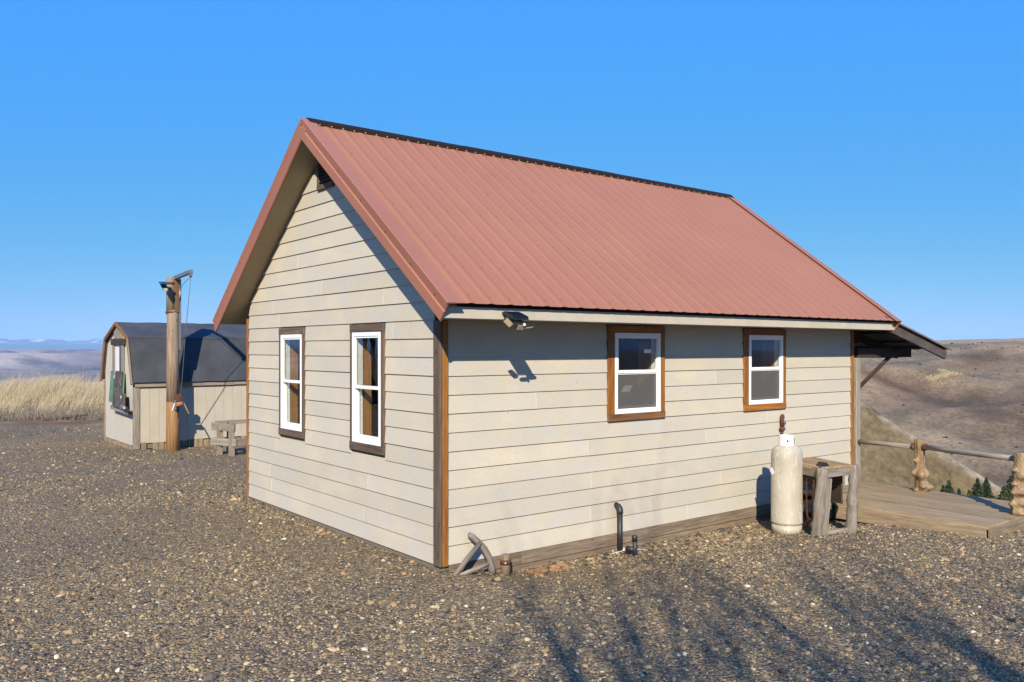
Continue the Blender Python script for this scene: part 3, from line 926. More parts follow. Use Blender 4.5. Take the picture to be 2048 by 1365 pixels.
# ridge: dark closure strip and thin cap
for side in (1, -1):
    a = [rp(XG0 + 0.10, 0.055, 0.002, side), rp(XG0 + 0.10, 0.085, 0.002, side), rp(XG0 + 0.10, 0.078, 0.030, side), rp(XG0 + 0.10, 0.045, 0.030, side)]
    prism('closure_strip', a, (XG1 - XG0 - 0.14, 0, 0), MAT['closure'], roof)
cp = [rp(0, 0.070, 0.034, 1), (0, RID_Y, RID_Z + 0.046), rp(0, 0.070, 0.034, -1), rp(0, 0.070, 0.031, -1), (0, RID_Y, RID_Z + 0.042), rp(0, 0.070, 0.031, 1)]
for a, b, lift in ((XG0 + 0.07, 2.05, 0.0), (2.0, 4.9, 0.004), (4.85, XG1 - 0.02, 0.0)):
    prism('ridge_cap', [(a, p[1], p[2] + lift) for p in cp], (b - a, 0, 0), MAT['capmetal'], roof)
V, F = [], []
x = XG0 + 0.2
while x < XG1 - 0.05:
    screw_at(rp(x, 0.080, 0.016), un * 0.3 + ux, 0.008, 0.008); x += 0.152
so = mesh_obj('ridge_screws', V, F, MAT['whitescrew'], roof); tag(so, kind='stuff')

# fascia, drip edge, soffits
abox('fascia', XG0 + 0.02, XG1 - 0.01, -0.500, -0.462, 2.448, 2.562, MAT['fascia'], cabin, 0.004)
abox('fascia', 0.35, XG1 - 0.01, W + 0.462, W + 0.50, 2.448, 2.57, MAT['fascia'], cabin, 0.004)
abox('drip_edge', XG0 + 0.17, XG1 - 0.14, -0.512, -0.5015, 2.558, 2.590, MAT['capmetal'], cabin, 0)
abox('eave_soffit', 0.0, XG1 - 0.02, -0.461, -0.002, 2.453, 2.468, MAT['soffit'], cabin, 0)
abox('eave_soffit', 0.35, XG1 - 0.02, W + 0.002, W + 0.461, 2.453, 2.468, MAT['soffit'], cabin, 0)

# ---- lean-to canopy beyond the far end
CY0 = -0.45
def cz(x): return 2.635 - 0.235 * (x - 7.5)
canopy = empty('canopy', (8.5, 0.5, 2.0), parent=cabin)
for y in (CY0, 0.35, 1.4, 2.5, 3.6, 4.6):
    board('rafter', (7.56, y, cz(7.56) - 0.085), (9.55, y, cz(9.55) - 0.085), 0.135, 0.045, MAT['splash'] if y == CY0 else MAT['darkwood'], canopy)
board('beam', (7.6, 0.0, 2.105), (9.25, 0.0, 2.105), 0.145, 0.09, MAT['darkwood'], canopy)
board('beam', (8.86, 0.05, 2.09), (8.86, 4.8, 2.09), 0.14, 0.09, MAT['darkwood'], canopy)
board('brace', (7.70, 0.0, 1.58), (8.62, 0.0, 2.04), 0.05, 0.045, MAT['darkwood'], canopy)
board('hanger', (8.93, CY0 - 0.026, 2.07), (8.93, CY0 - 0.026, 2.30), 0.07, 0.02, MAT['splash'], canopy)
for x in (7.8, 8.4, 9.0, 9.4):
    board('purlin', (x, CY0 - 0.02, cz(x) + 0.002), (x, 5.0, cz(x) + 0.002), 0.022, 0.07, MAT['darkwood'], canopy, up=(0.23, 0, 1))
V, F = [], []
ys = np.arange(CY0 - 0.06, 5.1, 0.0762)
for x in (7.55, 9.62):
    for k, y in enumerate(ys): V.append((x, y, cz(x) + 0.016 + (0.016 if k % 3 == 0 else 0)))
m = len(ys); F = [(i, m + i, m + i + 1, i + 1) for i in range(m - 1)]
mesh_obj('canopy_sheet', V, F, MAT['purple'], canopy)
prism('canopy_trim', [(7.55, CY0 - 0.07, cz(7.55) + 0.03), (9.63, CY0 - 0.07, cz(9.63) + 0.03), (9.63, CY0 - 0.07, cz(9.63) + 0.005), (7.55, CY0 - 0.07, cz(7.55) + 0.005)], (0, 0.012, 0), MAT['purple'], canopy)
abox('porch_post', 7.53, 7.65, -0.05, 0.055, -0.1, 2.03, wood('pale_painted_post', (0.28, 0.24, 0.18), (0.46, 0.42, 0.34), (0.58, 0.54, 0.46), 0.8), cabin, 0.008, 'z')

# ---- solar flood light on the fascia
fx, fy, fz = 0.47, -0.60, 2.425
KF = 0.74
def fp(dx, dy, dz): return (fx + KF * dx, fy + KF * dy, fz + KF * dz)
fl = empty('solar_flood_light', (fx + 0.02, -0.50, 2.45), 'black solar flood light with three heads under the front eave', 'flood light')
prism('solar_panel', [fp(-0.15, -0.10, 0.05), fp(0.10, -0.10, 0.05), fp(0.10, 0.09, 0.12), fp(-0.15, 0.09, 0.12)], (0, -0.004, 0.014), MAT['solar'], fl)
prism('panel_housing', [fp(-0.155, -0.105, 0.025), fp(0.105, -0.105, 0.025), fp(0.105, 0.12, 0.11), fp(-0.155, 0.12, 0.11)], (0, -0.003, 0.017), MAT['black'], fl)
abox('wall_bracket', fx - 0.03, fx + 0.03, -0.54, -0.501, fz + 0.02, fz + 0.06, MAT['black'], fl)
abox('bracket_arm', fx - 0.03, fx + 0.03, fy - 0.05, -0.541, fz - 0.005, fz + 0.018, MAT['black'], fl)
def lamp_head(c, ang, tilt):
    M = Matrix.Translation(c) @ Matrix.Rotation(ang, 4, 'Y') @ Matrix.Rotation(tilt, 4, 'X')
    h = mesh_obj('lamp_head', None, None, None, fl, M=M, mesh=box_mesh(0.105, 0.066, 0.026, 0.009, MAT['black']))
    mesh_obj('led_panel', None, None, None, h, M=M @ Matrix.Translation((0, 0, -0.0145)), mesh=box_mesh(0.085, 0.05, 0.004, 0, MAT['led']))
lamp_head(Vector(fp(-0.19, -0.05, -0.005)), R_(38), R_(-55))
lamp_head(Vector(fp(-0.01, -0.075, -0.06)), R_(0), R_(-52))
lamp_head(Vector(fp(0.15, -0.04, -0.055)), R_(-6), R_(-15))
sp0 = Vector(fp(0.01, -0.13, -0.035))
tube('motion_sensor', [sp0, sp0 + Vector((0, -0.010, -0.006)), sp0 + Vector((0, -0.015, -0.009))], [0.015, 0.013, 0.005], MAT['whitep'], fl, 10)

# ---- things seen through the panes
bagV, bagF = tube_geo([(0.32, 3.30, 1.10), (0.31, 3.31, 1.2), (0.33, 3.28, 1.33), (0.33, 3.27, 1.45), (0.34, 3.25, 1.52)], [0.06, 0.13, 0.15, 0.10, 0.03], 14, True, 0.5, 3)
bag = mesh_obj('crumpled_bag', bagV, bagF, MAT['cloth']); tag(bag, 'crumpled grey plastic bag behind the lower pane of the window nearer the shed', 'bag')
cb = board('window_bench', (0.5, 2.0, 1.07), (0.5, 4.6, 1.07), 0.04, 0.5, MAT['pine'], None, up=(0, 0, 1)); tag(cb, 'pine bench top inside the cabin under the gable windows', 'bench')
for name, p0, p1, w, lab in (('white_board', (2.55, 0.30, 1.25), (3.12, 0.42, 1.80), 0.10, 'long white board leaning diagonally inside the lower pane near the flood light'),
                             ('short_white_board', (2.95, 0.45, 1.2), (3.02, 0.45, 1.62), 0.16, 'short white board standing behind the leaning one inside the cabin')):
    tag(board(name, p0, p1, w, 0.02, MAT['whitep'], None, up=(0, 0.2, 1) if p0[0] < 2.7 else (1, 0, 0)), lab, 'board')

# ------------------------------------------------------------------ gas bottle
tx, ty = 4.66, -0.745
tz = gz(tx, ty) - 0.01
tank = empty('propane_cylinder', (tx, ty, tz), 'tall scuffed tan propane cylinder with white collar by the cabin wall', 'gas cylinder')
TM = Matrix.Translation((tx, ty, tz))
r = 0.19
prof = [(0.0, 0.07), (r * 0.6, 0.075), (r * 0.9, 0.10), (r, 0.135), (r * 1.012, 0.14), (r * 1.012, 0.155), (r, 0.16), (r, 0.93), (r * 0.985, 0.985), (r * 0.93, 1.03), (r * 0.82, 1.065), (r * 0.6, 1.09), (r * 0.3, 1.10), (0.0, 1.10)]
lathe('body', prof, MAT['tank'], tank, TM, 56)
lathe('foot_ring', [(r * 0.90, 0.0), (r * 0.955, 0.0), (r * 0.955, 0.115), (r * 0.90, 0.115)], MAT['tank'], tank, TM, 48)
def collar():
    V, F = [], []; n = 72; r0, r1 = 0.085, 0.092; zs = [1.075, 1.11, 1.135, 1.165, 1.19, 1.215]
    base = math.atan2(-0.78, -0.62)                          # the side that faces the yard
    for z in zs:
        for rr in (r0, r1):
            for k in range(n): V.append((rr * math.cos(2 * math.pi * k / n), rr * math.sin(2 * math.pi * k / n), z))
    idx = lambda i, q, k: (i * 2 + q) * n + k % n
    for i in range(len(zs) - 1):
        for k in range(n):
            th = (2 * math.pi * (k + 0.5) / n - base + math.pi) % (2 * math.pi) - math.pi
            hole = (i in (2, 3) and (abs(th + 0.05) < 0.17)) or (i in (1, 2, 3) and 0.75 < th < 1.15) or (i == 2 and abs(th + 0.05) < 0.23)
            if hole: continue
            F += [(idx(i, 1, k), idx(i, 1, k + 1), idx(i + 1, 1, k + 1), idx(i + 1, 1, k)), (idx(i, 0, k + 1), idx(i, 0, k), idx(i + 1, 0, k), idx(i + 1, 0, k + 1))]
    e = len(zs) - 1
    for k in range(n): F.append((idx(e, 0, k), idx(e, 1, k), idx(e, 1, k + 1), idx(e, 0, k + 1)))
    mesh_obj('collar', V, F, MAT['whitep'], tank, M=TM)
collar()
tube('valve', [(tx, ty, tz + 1.09), (tx, ty, tz + 1.15), (tx, ty, tz + 1.19)], [0.022, 0.02, 0.012], MAT['rust'], tank)
board('paper_tag', (tx - 0.17, ty + 0.115, tz + 0.80), (tx - 0.19, ty + 0.06, tz + 0.74), 0.06, 0.003, MAT['whitep'], tank, up=(0, 0, 1), bev=0)
# rusty regulator pipe on the wall behind it
reg = empty('gas_regulator', (5.59, 0, 0.85), 'rusty gas regulator on a short pipe fixed to the wall above the cylinder', 'regulator')
tube('riser_pipe', [(5.585, -0.05, 0.78), (5.585, -0.05, 0.95), (5.585, -0.055, 1.05)], 0.018, MAT['rust'], reg)
tube('regulator_body', [(5.585, -0.06, 1.03), (5.585, -0.06, 1.055), (5.585, -0.06, 1.075), (5.585, -0.06, 1.10)], [0.02, 0.042, 0.042, 0.02], MAT['rust'], reg)
tube('handle', [(5.585, -0.06, 1.10), (5.585, -0.06, 1.17), (5.587, -0.06, 1.22), (5.589, -0.06, 1.255), (5.59, -0.06, 1.27)], [0.022, 0.026, 0.030, 0.026, 0.008], MAT['rust'], reg)
tube('pipe_fitting', [(5.60, -0.055, 1.15), (5.64, -0.05, 1.145), (5.665, -0.045, 1.14)], [0.016, 0.03, 0.022], MAT['steel'], reg)
tube('gas_hose', [(5.57, -0.05, 0.80), (5.555, -0.07, 0.7), (5.4, -0.15, 0.72), (5.1, -0.45, 0.95), (4.72, -0.70, tz + 1.16)], 0.009, MAT['black'], reg, n=8)

# ------------------------------------------------------------------ rustic table
gt = gz(4.75, -1.2)
tab = empty('rustic_table', (4.95, -1.0, gt), 'rough slatted outdoor table on driftwood legs beside the gas cylinder', 'table')
zt = 0.735
TF0, TF1, TD = Vector((4.61, -1.255, 0)), Vector((5.17, -1.335, 0)), Vector((0.38, 0.925, 0))
def tpt(f, t, z): return TF0.lerp(TF1, f) + TD * t + Vector((0, 0, z))
for k in range(6):
    f = (k + 0.5) / 6
    board('slat', tpt(f, -0.01 + rj.uniform(-.015, .015), zt), tpt(f, 0.76 + rj.uniform(-.02, .02), zt + rj.uniform(-.004, .004)), 0.026, 0.078, MAT['slat'], tab)
board('apron', tpt(0.06, 0.005, 0.668), tpt(0.96, 0.005, 0.675), 0.10, 0.03, MAT['grey'], tab)
board('apron', tpt(0.0, 0.04, 0.668), tpt(0.0, 0.74, 0.668), 0.10, 0.03, MAT['tan'], tab)
board('apron', tpt(1.0, 0.04, 0.668), tpt(1.0, 0.74, 0.668), 0.09, 0.03, MAT['darkwood'], tab)
def log_leg(p, top, r0, r1, seed, kn):
    rr = random.Random(seed); pts, rd = [], []
    for k in range(15):
        f = k / 14
        pts.append(Vector(p).lerp(Vector(top), f) + Vector((rr.uniform(-.006, .006), rr.uniform(-.006, .006), 0)))
        b = sum(0.014 * math.exp(-((f - q) / 0.05) ** 2) for q in kn)
        rd.append(r0 + (r1 - r0) * f + b + rr.uniform(-.002, .002))
    tube('leg', pts, rd, MAT['grey'], tab, n=14, jitter=0.06, smooth=True, seed=seed)
log_leg((4.58, -1.20, gt - 0.05), (4.61, -1.27, 0.74), 0.066, 0.062, 1, (0.45,))
log_leg((5.06, -1.37, gt - 0.05), (5.17, -1.36, 0.745), 0.068, 0.055, 2, (0.5, 0.80))
log_leg(tpt(0.06, 0.70, gt - 0.10), tpt(0.06, 0.70, 0.70), 0.045, 0.045, 3, ())
log_leg(tpt(0.94, 0.70, gt - 0.10), tpt(0.94, 0.70, 0.70), 0.045, 0.045, 4, ())
board('leg_plank', (4.66, -1.25, gt - 0.03), (4.72, -1.275, 0.61), 0.085, 0.04, MAT['grey'], tab, up=(1, -0.5, 0))
board('brace', tpt(0.15, 0.45, 0.60), tpt(0.9, 0.5, 0.30), 0.14, 0.03, MAT['tan'], tab)
board('stretcher', (4.72, -1.24, gt + 0.03), (5.02, -1.35, gt + 0.04), 0.05, 0.05, MAT['grey'], tab)
board('shelf', tpt(0.1, 0.52, 0.17), tpt(0.9, 0.52, 0.17), 0.09, 0.26, MAT['tan'], tab)
board('back_panel', tpt(0.96, 0.18, 0.42), tpt(0.96, 0.62, 0.42), 0.38, 0.022, MAT['darkwood'], tab)
wq = tpt(0.08, 0.05, zt + 0.014)
wedge = prism('rubber_wedge', [tuple(wq + Vector(d)) for d in ((-.02, 0, 0), (0.14, -0.02, 0), (0.12, 0, 0.04), (0.05, 0, 0.045))], (0.05, 0.10, 0), MAT['black'])
tag(wedge, 'small dark wedge lying on the slatted table', 'wedge')
# hanging chain
lk = bmesh.new()
V, F = [], []
for k in range(12):
    th = 2 * math.pi * k / 12; cx_, cz_ = 0.0095 * math.cos(th), 0.012 * math.sin(th) + (0.008 if math.sin(th) > 0 else -0.008)
    for q in range(5):
        ph = 2 * math.pi * q / 5
        V.append((cx_ + 0.0035 * math.cos(ph) * math.cos(th), 0.0035 * math.sin(ph), cz_ + 0.0035 * math.cos(ph) * math.sin(th)))
F = [(k * 5 + q, ((k + 1) % 12) * 5 + q, ((k + 1) % 12) * 5 + (q + 1) % 5, k * 5 + (q + 1) % 5) for k in range(12) for q in range(5)]
lk.free()
lme = bpy.data.meshes.new('link'); lme.from_pydata(V, [], F); lme.materials.append(MAT['rust'])
chain = empty('hanging_chain', (4.62, -1.1, 0.62), 'rusty chain hanging in a loop from the table beside the cylinder', 'chain')
pth = []
for k in range(46):
    f = k / 45
    pth.append(Vector((4.795 + 0.0 * f, -1.06 + 0.17 * f, 0.60 - 0.52 * math.sin(math.pi * (0.5 * f + 0.5) if f > 0.5 else math.pi * f) * (1 if f <= .5 else 1))))
pth = [Vector((4.60 + 0.05 * f, -1.16 + 0.13 * f + 0.01 * math.sin(f * 9), 0.60 - 0.50 * (1 - (2 * f - 1) ** 6))) for f in np.linspace(0, 1, 400)]
dist = 0; lastp = pth[0]; nl = 0
for p, q in zip(pth[:-1], pth[1:]):
    dist += (q - p).length
    if dist > 0.031:
        dist = 0
        t = (q - p).normalized(); rotq = t.to_track_quat('Z', 'Y').to_matrix().to_4x4()
        M = Matrix.Translation(p) @ rotq @ Matrix.Rotation(R_(90) * (nl % 2), 4, 'Z')
        mesh_obj('link', None, None, None, chain, M=M, mesh=lme); nl += 1

# wooden steps up to the deck
st = empty('wooden_steps', (6.1, -0.5, -0.15), 'low plank steps against the cabin between table and deck', 'steps')
board('tread', (5.52, -0.52, 0.235), (6.25, -0.52, 0.235), 0.04, 0.36, MAT['tan'], st)
board('riser', (5.54, -0.68, 0.06), (6.22, -0.68, 0.06), 0.30, 0.03, MAT['tan'], st)
board('riser', (6.235, -0.66, 0.06), (6.235, -0.36, 0.06), 0.30, 0.03, MAT['grey'], st)
board('tread', (5.56, -0.20, 0.42), (6.75, -0.20, 0.42), 0.04, 0.30, MAT['tan'], st)
board('riser', (5.58, -0.33, 0.24), (6.70, -0.33, 0.24), 0.32, 0.03, MAT['skirt'], st)
board('riser', (6.72, -0.31, 0.20), (6.72, -0.06, 0.20), 0.38, 0.03, MAT['grey'], st)

# ------------------------------------------------------------------ deck and railing
deck = empty('deck', (6.7, -1.6, 0), 'weathered plank deck past the end of the cabin', 'deck')
dz_ = 0.12
k = 0; x = 5.76
while x < 7.66:
    y0 = -2.66 + rj.uniform(-.006, .006)
    y1 = -0.04 if x < 7.42 else 0.55
    if x < 6.76: y1 = -0.36
    if x < 6.26: y1 = -0.72
    board('plank', (x + 0.07, y0, dz_ - 0.018 + rj.uniform(-.002, .002)), (x + 0.07, y1, dz_ - 0.018), 0.036, 0.138, MAT['deck'], deck, bev=0.005)
    x += 0.1435
board('rim_board', (5.752, -2.64, 0.012), (5.752, -0.76, 0.012), 0.17, 0.035, MAT['tan'], deck)
board('rim_board', (5.75, -2.677, 0.012), (7.66, -2.677, 0.012), 0.17, 0.035, MAT['tan'], deck)
board('rim_board', (7.655, -2.65, 0.0), (7.655, 0.5, 0.0), 0.18, 0.035, MAT['tan'], deck)
for x in (6.25, 6.62, 7.0, 7.4):
    board('support_post', (x, -2.60, -1.0), (x, -2.60, -0.075), 0.12, 0.12, MAT['grey'], deck, up=(0, 1, 0))

def burl_post(name, base, top, r0, bumps, label, seed):
    rr = random.Random(seed); n, m = 40, 90
    V, F = [], []
    b, t = Vector(base), Vector(top); H = (t - b).length
    for i in range(m):
        f = i / (m - 1); c = b.lerp(t, f)
        for k in range(n):
            th = 2 * math.pi * k / n
            rad = r0 * (1 + 0.04 * math.sin(5 * th + 3 * f) + 0.03 * math.sin(11 * th + 7 * f))
            for (bt, bf, bs, bw, ba) in bumps:
                d = (th - bt + math.pi) % (2 * math.pi) - math.pi
                rad += 1.45 * ba * math.exp(-(d / (0.75 * bw)) ** 2 - ((f - bf) / bs) ** 2)
            rad += 0.006 * math.sin(th * 7 + f * 31) * math.sin(f * 53 + th * 3)
            V.append((c.x + rad * math.cos(th), c.y + rad * math.sin(th), c.z))
    for i in range(m - 1):
        for k in range(n):
            k2 = (k + 1) % n
            F.append((i * n + k, i * n + k2, (i + 1) * n + k2, (i + 1) * n + k))
    F.append(tuple((m - 1) * n + k for k in range(n))); F.append(tuple(range(n))[::-1])
    o = grained(name, V, F, MAT['burl'], None, b, t)
    return tag(o, label, 'railing post', 'burled railing posts')
tc = math.atan2(-0.785, -0.62)                # towards the yard
lf = tc - 1.3; rg = tc + 1.3
p1 = burl_post('railing_post', (7.58, -0.99, 0.115), (7.60, -0.98, 0.865), 0.068,
          [(lf + .1, 0.60, 0.05, 0.5, 0.035), (tc - .3, 0.33, 0.10, 0.8, 0.065), (rg - .3, 0.34, 0.09, 0.6, 0.045), (lf, 0.36, 0.07, 0.5, 0.05), (rg - .2, 0.10, 0.085, 0.8, 0.075), (tc, 0.12, 0.07, 0.6, 0.05), (lf, 0.03, 0.04, 0.6, 0.03), (tc - .6, 0.84, 0.10, 0.4, 0.018)],
          'knobbly burled railing post nearer the cabin, standing free on the deck edge', 4)
p2 = burl_post('railing_post', (6.83, -2.56, 0.115), (6.86, -2.60, 0.885), 0.076,
          [(lf, 0.72, 0.03, 0.5, 0.03), (tc, 0.62, 0.05, 0.9, 0.04), (lf, 0.50, 0.03, 0.6, 0.03), (tc, 0.37, 0.05, 1.2, 0.045), (lf, 0.36, 0.05, .6, 0.03), (tc + .5, 0.20, 0.05, 1.2, 0.045), (lf, 0.18, 0.05, 0.6, 0.04), (tc, 0.04, 0.05, 1.3, 0.045), (rg, 0.75, 0.03, .5, 0.025)],
          'knobbly burled railing post at the deck corner on the right edge', 9)
r1 = tube('railing_pole', [(7.59, -0.06, 0.755), (7.60, -0.5, 0.752), (7.59, -0.92, 0.748)], [0.036, 0.034, 0.035], MAT['grey'], None, 12, 0.05)
tag(r1, 'round wooden railing pole running from the cabin to the first burled post', 'railing pole', 'railing poles')
r2 = tube('railing_pole', [(7.57, -1.05, 0.765), (7.35, -1.5, 0.772), (7.1, -2.05, 0.785), (6.90, -2.53, 0.80)], [0.036, 0.037, 0.035, 0.037], MAT['grey'], None, 12, 0.05)
tag(r2, 'round wooden railing pole between the two burled posts', 'railing pole', 'railing poles')
for nm, c, d in (('iron_bracket', (7.59, -0.895, 0.752), 'rusty iron collar on the cabin side of the first burled post'), ('iron_bracket', (7.565, -1.075, 0.765), 'rusty iron collar on the far side of the first burled post')):
    tag(tube(nm, [(c[0], c[1] - 0.018, c[2]), (c[0], c[1] + 0.018, c[2])], 0.05, MAT['rust'], None, 12), d, 'bracket')

# ------------------------------------------------------------------ pipes, peg, branch by the wall
px, py = 2.385, -0.085
g0 = gz(px, py)
pts = [(2.40, 0.03, 0.375), (2.397, -0.02, 0.372), (2.392, -0.055, 0.362), (2.388, -0.078, 0.342), (2.386, -0.085, 0.31), (2.385, -0.085, 0.29), (2.385, -0.085, 0.285), (2.385, -0.085, g0 - 0.1)]
pipe = empty('drain_pipe', (px, py, g0), 'black plastic drain pipe bending out of the long wall into the gravel', 'pipe')
tube('elbow', pts[:6], [0.034, 0.034, 0.035, 0.036, 0.036, 0.036], MAT['abs'], pipe, 16)
tube('pipe_length', [pts[5], pts[7]], 0.031, MAT['abs'], pipe, 16)
p2x, p2y = 2.335, -0.36
pp = empty('capped_pipe', (p2x, p2y, gz(p2x, p2y)), 'short capped black pipe stub standing in the gravel beside the drain pipe', 'pipe')
g2_ = gz(p2x, p2y)
tube('pipe_length', [(p2x + .012, p2y, g2_ - 0.08), (p2x, p2y, g2_ + 0.20)], 0.026, MAT['abs'], pp, 16)
tube('cap', [(p2x, p2y, g2_ + 0.165), (p2x, p2y, g2_ + 0.225), (p2x, p2y, g2_ + 0.23)], [0.032, 0.032, 0.026], MAT['abs'], pp, 16)
tube('side_stub', [(p2x + .003, p2y, g2_ + 0.07), (p2x - 0.04, p2y + 0.09, g2_ + 0.07)], 0.034, MAT['abs'], pp, 14)
wire = tube('loose_wire', [(2.12, -0.20, gz(2.12, -.2) + 0.03), (2.22, -0.22, g2_ + 0.035), (2.30, -0.24, g2_ + 0.045), (2.42, -0.26, g2_ + 0.04), (2.55, -0.30, g2_ + 0.03)], 0.004, MAT['corr'], None, 6)
tag(wire, 'thin white wire lying along the gravel behind the pipe stub', 'wire')
gx, gy = 0.70, -0.125; gp = gz(gx, gy) + 0.035
peg = empty('wooden_peg', (gx, gy, gp), 'short round wooden peg with a rusty band near the cabin corner', 'peg')
tube('stake', [(gx, gy, gp - 0.08), (gx, gy, gp + 0.10), (gx, gy, gp + 0.155), (gx, gy, gp + 0.17), (gx, gy, gp + 0.176)], [0.050, 0.052, 0.053, 0.046, 0.03], MAT['tan'], peg, 14, 0.08)
tube('iron_band', [(gx, gy, gp + 0.075), (gx, gy, gp + 0.125)], 0.0575, MAT['rust'], peg, 14)
screw_pos = Vector((gx, gy, gp + 0.10)) + Vector((-0.036, -0.045, 0))
mesh_obj('bolt', *tube_geo([screw_pos, screw_pos + Vector((-0.008, -0.01, 0))], 0.008, 8), MAT['whitescrew'], peg)
br = empty('driftwood_frame', (0.40, -0.12, gz(.4, -.12)), 'triangle of grey driftwood sticks leaning at the cabin corner', 'driftwood')
gb = gz(0.5, -0.13)
tube('curved_branch', [(0.505, -0.16, gb - 0.05), (0.50, -0.155, gb + 0.06), (0.475, -0.145, gb + 0.16), (0.43, -0.125, gb + 0.25), (0.375, -0.10, gb + 0.32), (0.31, -0.075, gb + 0.385), (0.285, -0.065, gb + 0.405)], [0.036, 0.036, 0.034, 0.033, 0.032, 0.029, 0.022], MAT['grey'], br, 12, 0.12)
tube('straight_stick', [(0.03, -0.18, gb + 0.055), (0.2, -0.155, gb + 0.185), (0.375, -0.13, gb + 0.315)], [0.022, 0.026, 0.025], MAT['grey'], br, 10, 0.12)
tube('ground_stick', [(0.10, -0.17, gb + 0.05), (0.3, -0.16, gb + 0.075), (0.49, -0.15, gb + 0.105)], [0.018, 0.022, 0.022], MAT['grey'], br, 10, 0.12)

def rock(name, c, s, mat, seed, label=None, group=None):
    bm = bmesh.new(); bmesh.ops.create_icosphere(bm, subdivisions=2, radius=1.0)
    rr = random.Random(seed)
    ph = [rr.uniform(0, 6) for _ in range(6)]
    for v in bm.verts:
        d = 1 + 0.18 * math.sin(3 * v.co.x + ph[0]) + 0.18 * math.sin(3.4 * v.co.y + ph[1]) + 0.15 * math.sin(4 * v.co.z + ph[2]) + rr.uniform(-.08, .08)
        v.co = Vector((v.co.x * d * s[0], v.co.y * d * s[1], v.co.z * d * s[2]))
    me = bpy.data.meshes.new(name); bm.to_mesh(me); bm.free(); me.materials.append(mat)
    o = mesh_obj(name, None, None, None, None, M=Matrix.Translation(c) @ Matrix.Rotation(rr.uniform(0, 6), 4, 'Z'), mesh=me)
    if label: tag(o, label, 'rock', group)
    return o
for k in range(9):
    x = 0.98 + k * 0.055 + rj.uniform(-.02, .02); y = -0.16 - rj.uniform(0, 0.14)
    s = rj.uniform(0.035, 0.065)
    rock('ochre_rock', Vector((x, y, gz(x, y) + s * 0.4)), (s, s * .9, s * .7), MAT['orangerock'], k, ['first', 'second', 'third', 'fourth', 'fifth', 'sixth', 'seventh', 'eighth', 'last'][k] + ' ochre rock from the peg in the heap against the skirt board', 'ochre rocks at the wall')

# ------------------------------------------------------------------ shed
SX, SY, SX1, SY1 = 0.30, 12.40, 5.6, 15.0
shed = empty('shed', (SX, SY, -0.05), 'barn-roofed shed with grey roofing and tan panel walls behind the cabin', 'shed')
EV, BK, RD = 1.44, 2.42, 2.78
ymid = (SY + SY1) / 2
prof = [(SY - 0.09, EV), (SY + 0.27, BK), (ymid, RD), (SY1 - 0.27, BK), (SY1 + 0.09, EV)]
def shed_roof():
    V, F = [], []
    nseg = 24
    xs = np.linspace(SX - 0.055, SX1 + 0.05, nseg)
    inner = [(SY - 0.05, EV - 0.0), (SY + 0.30, BK - 0.035), (ymid, RD - 0.045), (SY1 - 0.30, BK - 0.035), (SY1 + 0.05, EV)]
    for i, x in enumerate(xs):
        for q, (y, z) in enumerate(prof):
            V.append((x, y, z + (rj.uniform(-.006, .006) if 0 < i < nseg - 1 else 0)))
        for q, (y, z) in enumerate(inner): V.append((x, y, z))
    for i in range(nseg - 1):
        a, b = i * 10, (i + 1) * 10
        for q in range(4):
            F.append((a + q, b + q, b + q + 1, a + q + 1)); F.append((a + 5 + q, a + 6 + q, b + 6 + q, b + 5 + q))
        F.append((a, a + 5, b + 5, b)); F.append((a + 4, b + 4, b + 9, a + 9))
    for i in (0, nseg - 1):
        for q in range(4): F.append((i * 10 + q, i * 10 + q + 1, i * 10 + q + 6, i * 10 + q + 5))
    return mesh_obj('roof', V, F, MAT['shingle'], shed)
shed_roof()
# lapped course line where the two slopes meet
prism('roofing_lap', [(SX - 0.057, SY + 0.255, BK - 0.022), (SX - 0.057, SY + 0.262, BK + 0.012), (SX - 0.057, SY + 0.30, BK + 0.026), (SX - 0.057, SY + 0.30, BK + 0.015)], (SX1 - SX + 0.1, 0, 0), MAT['shingle'], shed)
# end wall: grooved panels with pale paint
def panel(x0, x1, z0, z1, y, mat):
    return abox('wall_panel', x0, x1, y, y + 0.03, z0, z1, mat, shed, 0.004, 'z')
x = SX + 0.115
while x < SX1 - 0.12:
    abox('wall_panel', x, min(x + 0.200, SX1 - 0.1), SY + 0.0, SY + 0.03, 0.12 if x < 1.3 else 0.14, EV - 0.085, MAT['t111'], shed, 0.003, 'z')
    x += 0.203
abox('wall_core', SX + 0.04, SX1 - 0.04, SY + 0.031, SY1 - 0.035, 0.0, EV - 0.02, MAT['sheath'], shed, 0)
y = SY + 0.02; k = 0
inner = lambda yy: float(np.interp(yy, [q[0] for q in prof], [q[1] for q in prof])) - 0.055
while y < SY1 - 0.02:
    y2 = min(y + 0.43, SY1 - 0.02)
    ys_ = [y] + [b for b in (SY + 0.27, ymid, SY1 - 0.27) if y < b < y2] + [y2]
    P_ = [(SX + 0.0, y + 0.002, 0.07), (SX + 0.0, y2 - 0.002, 0.07)] + [(SX, min(max(b, y + .002), y2 - .002), inner(b)) for b in ys_[::-1]]
    prism('wall_panel', P_, (0.03, 0, 0), MAT['t111w'], shed)
    y = y2
abox('corner_post', SX - 0.01, SX + 0.11, SY - 0.022, SY - 0.001, 0.0, EV - 0.06, MAT['grey'], shed, 0.004, 'z')
abox('corner_post', SX - 0.024, SX - 0.001, SY - 0.02, SY + 0.035, 0.0, EV - 0.02, MAT['grey'], shed, 0.004, 'z')
abox('corner_post', SX - 0.024, SX - 0.001, SY1 - 0.06, SY1 + 0.03, 0.0, EV - 0.02, MAT['tan'], shed, 0.004, 'z')
abox('eave_board', SX + 0.0, 2.45, SY - 0.05, SY - 0.023, EV - 0.10, EV - 0.005, MAT['grey'], shed, 0.004)
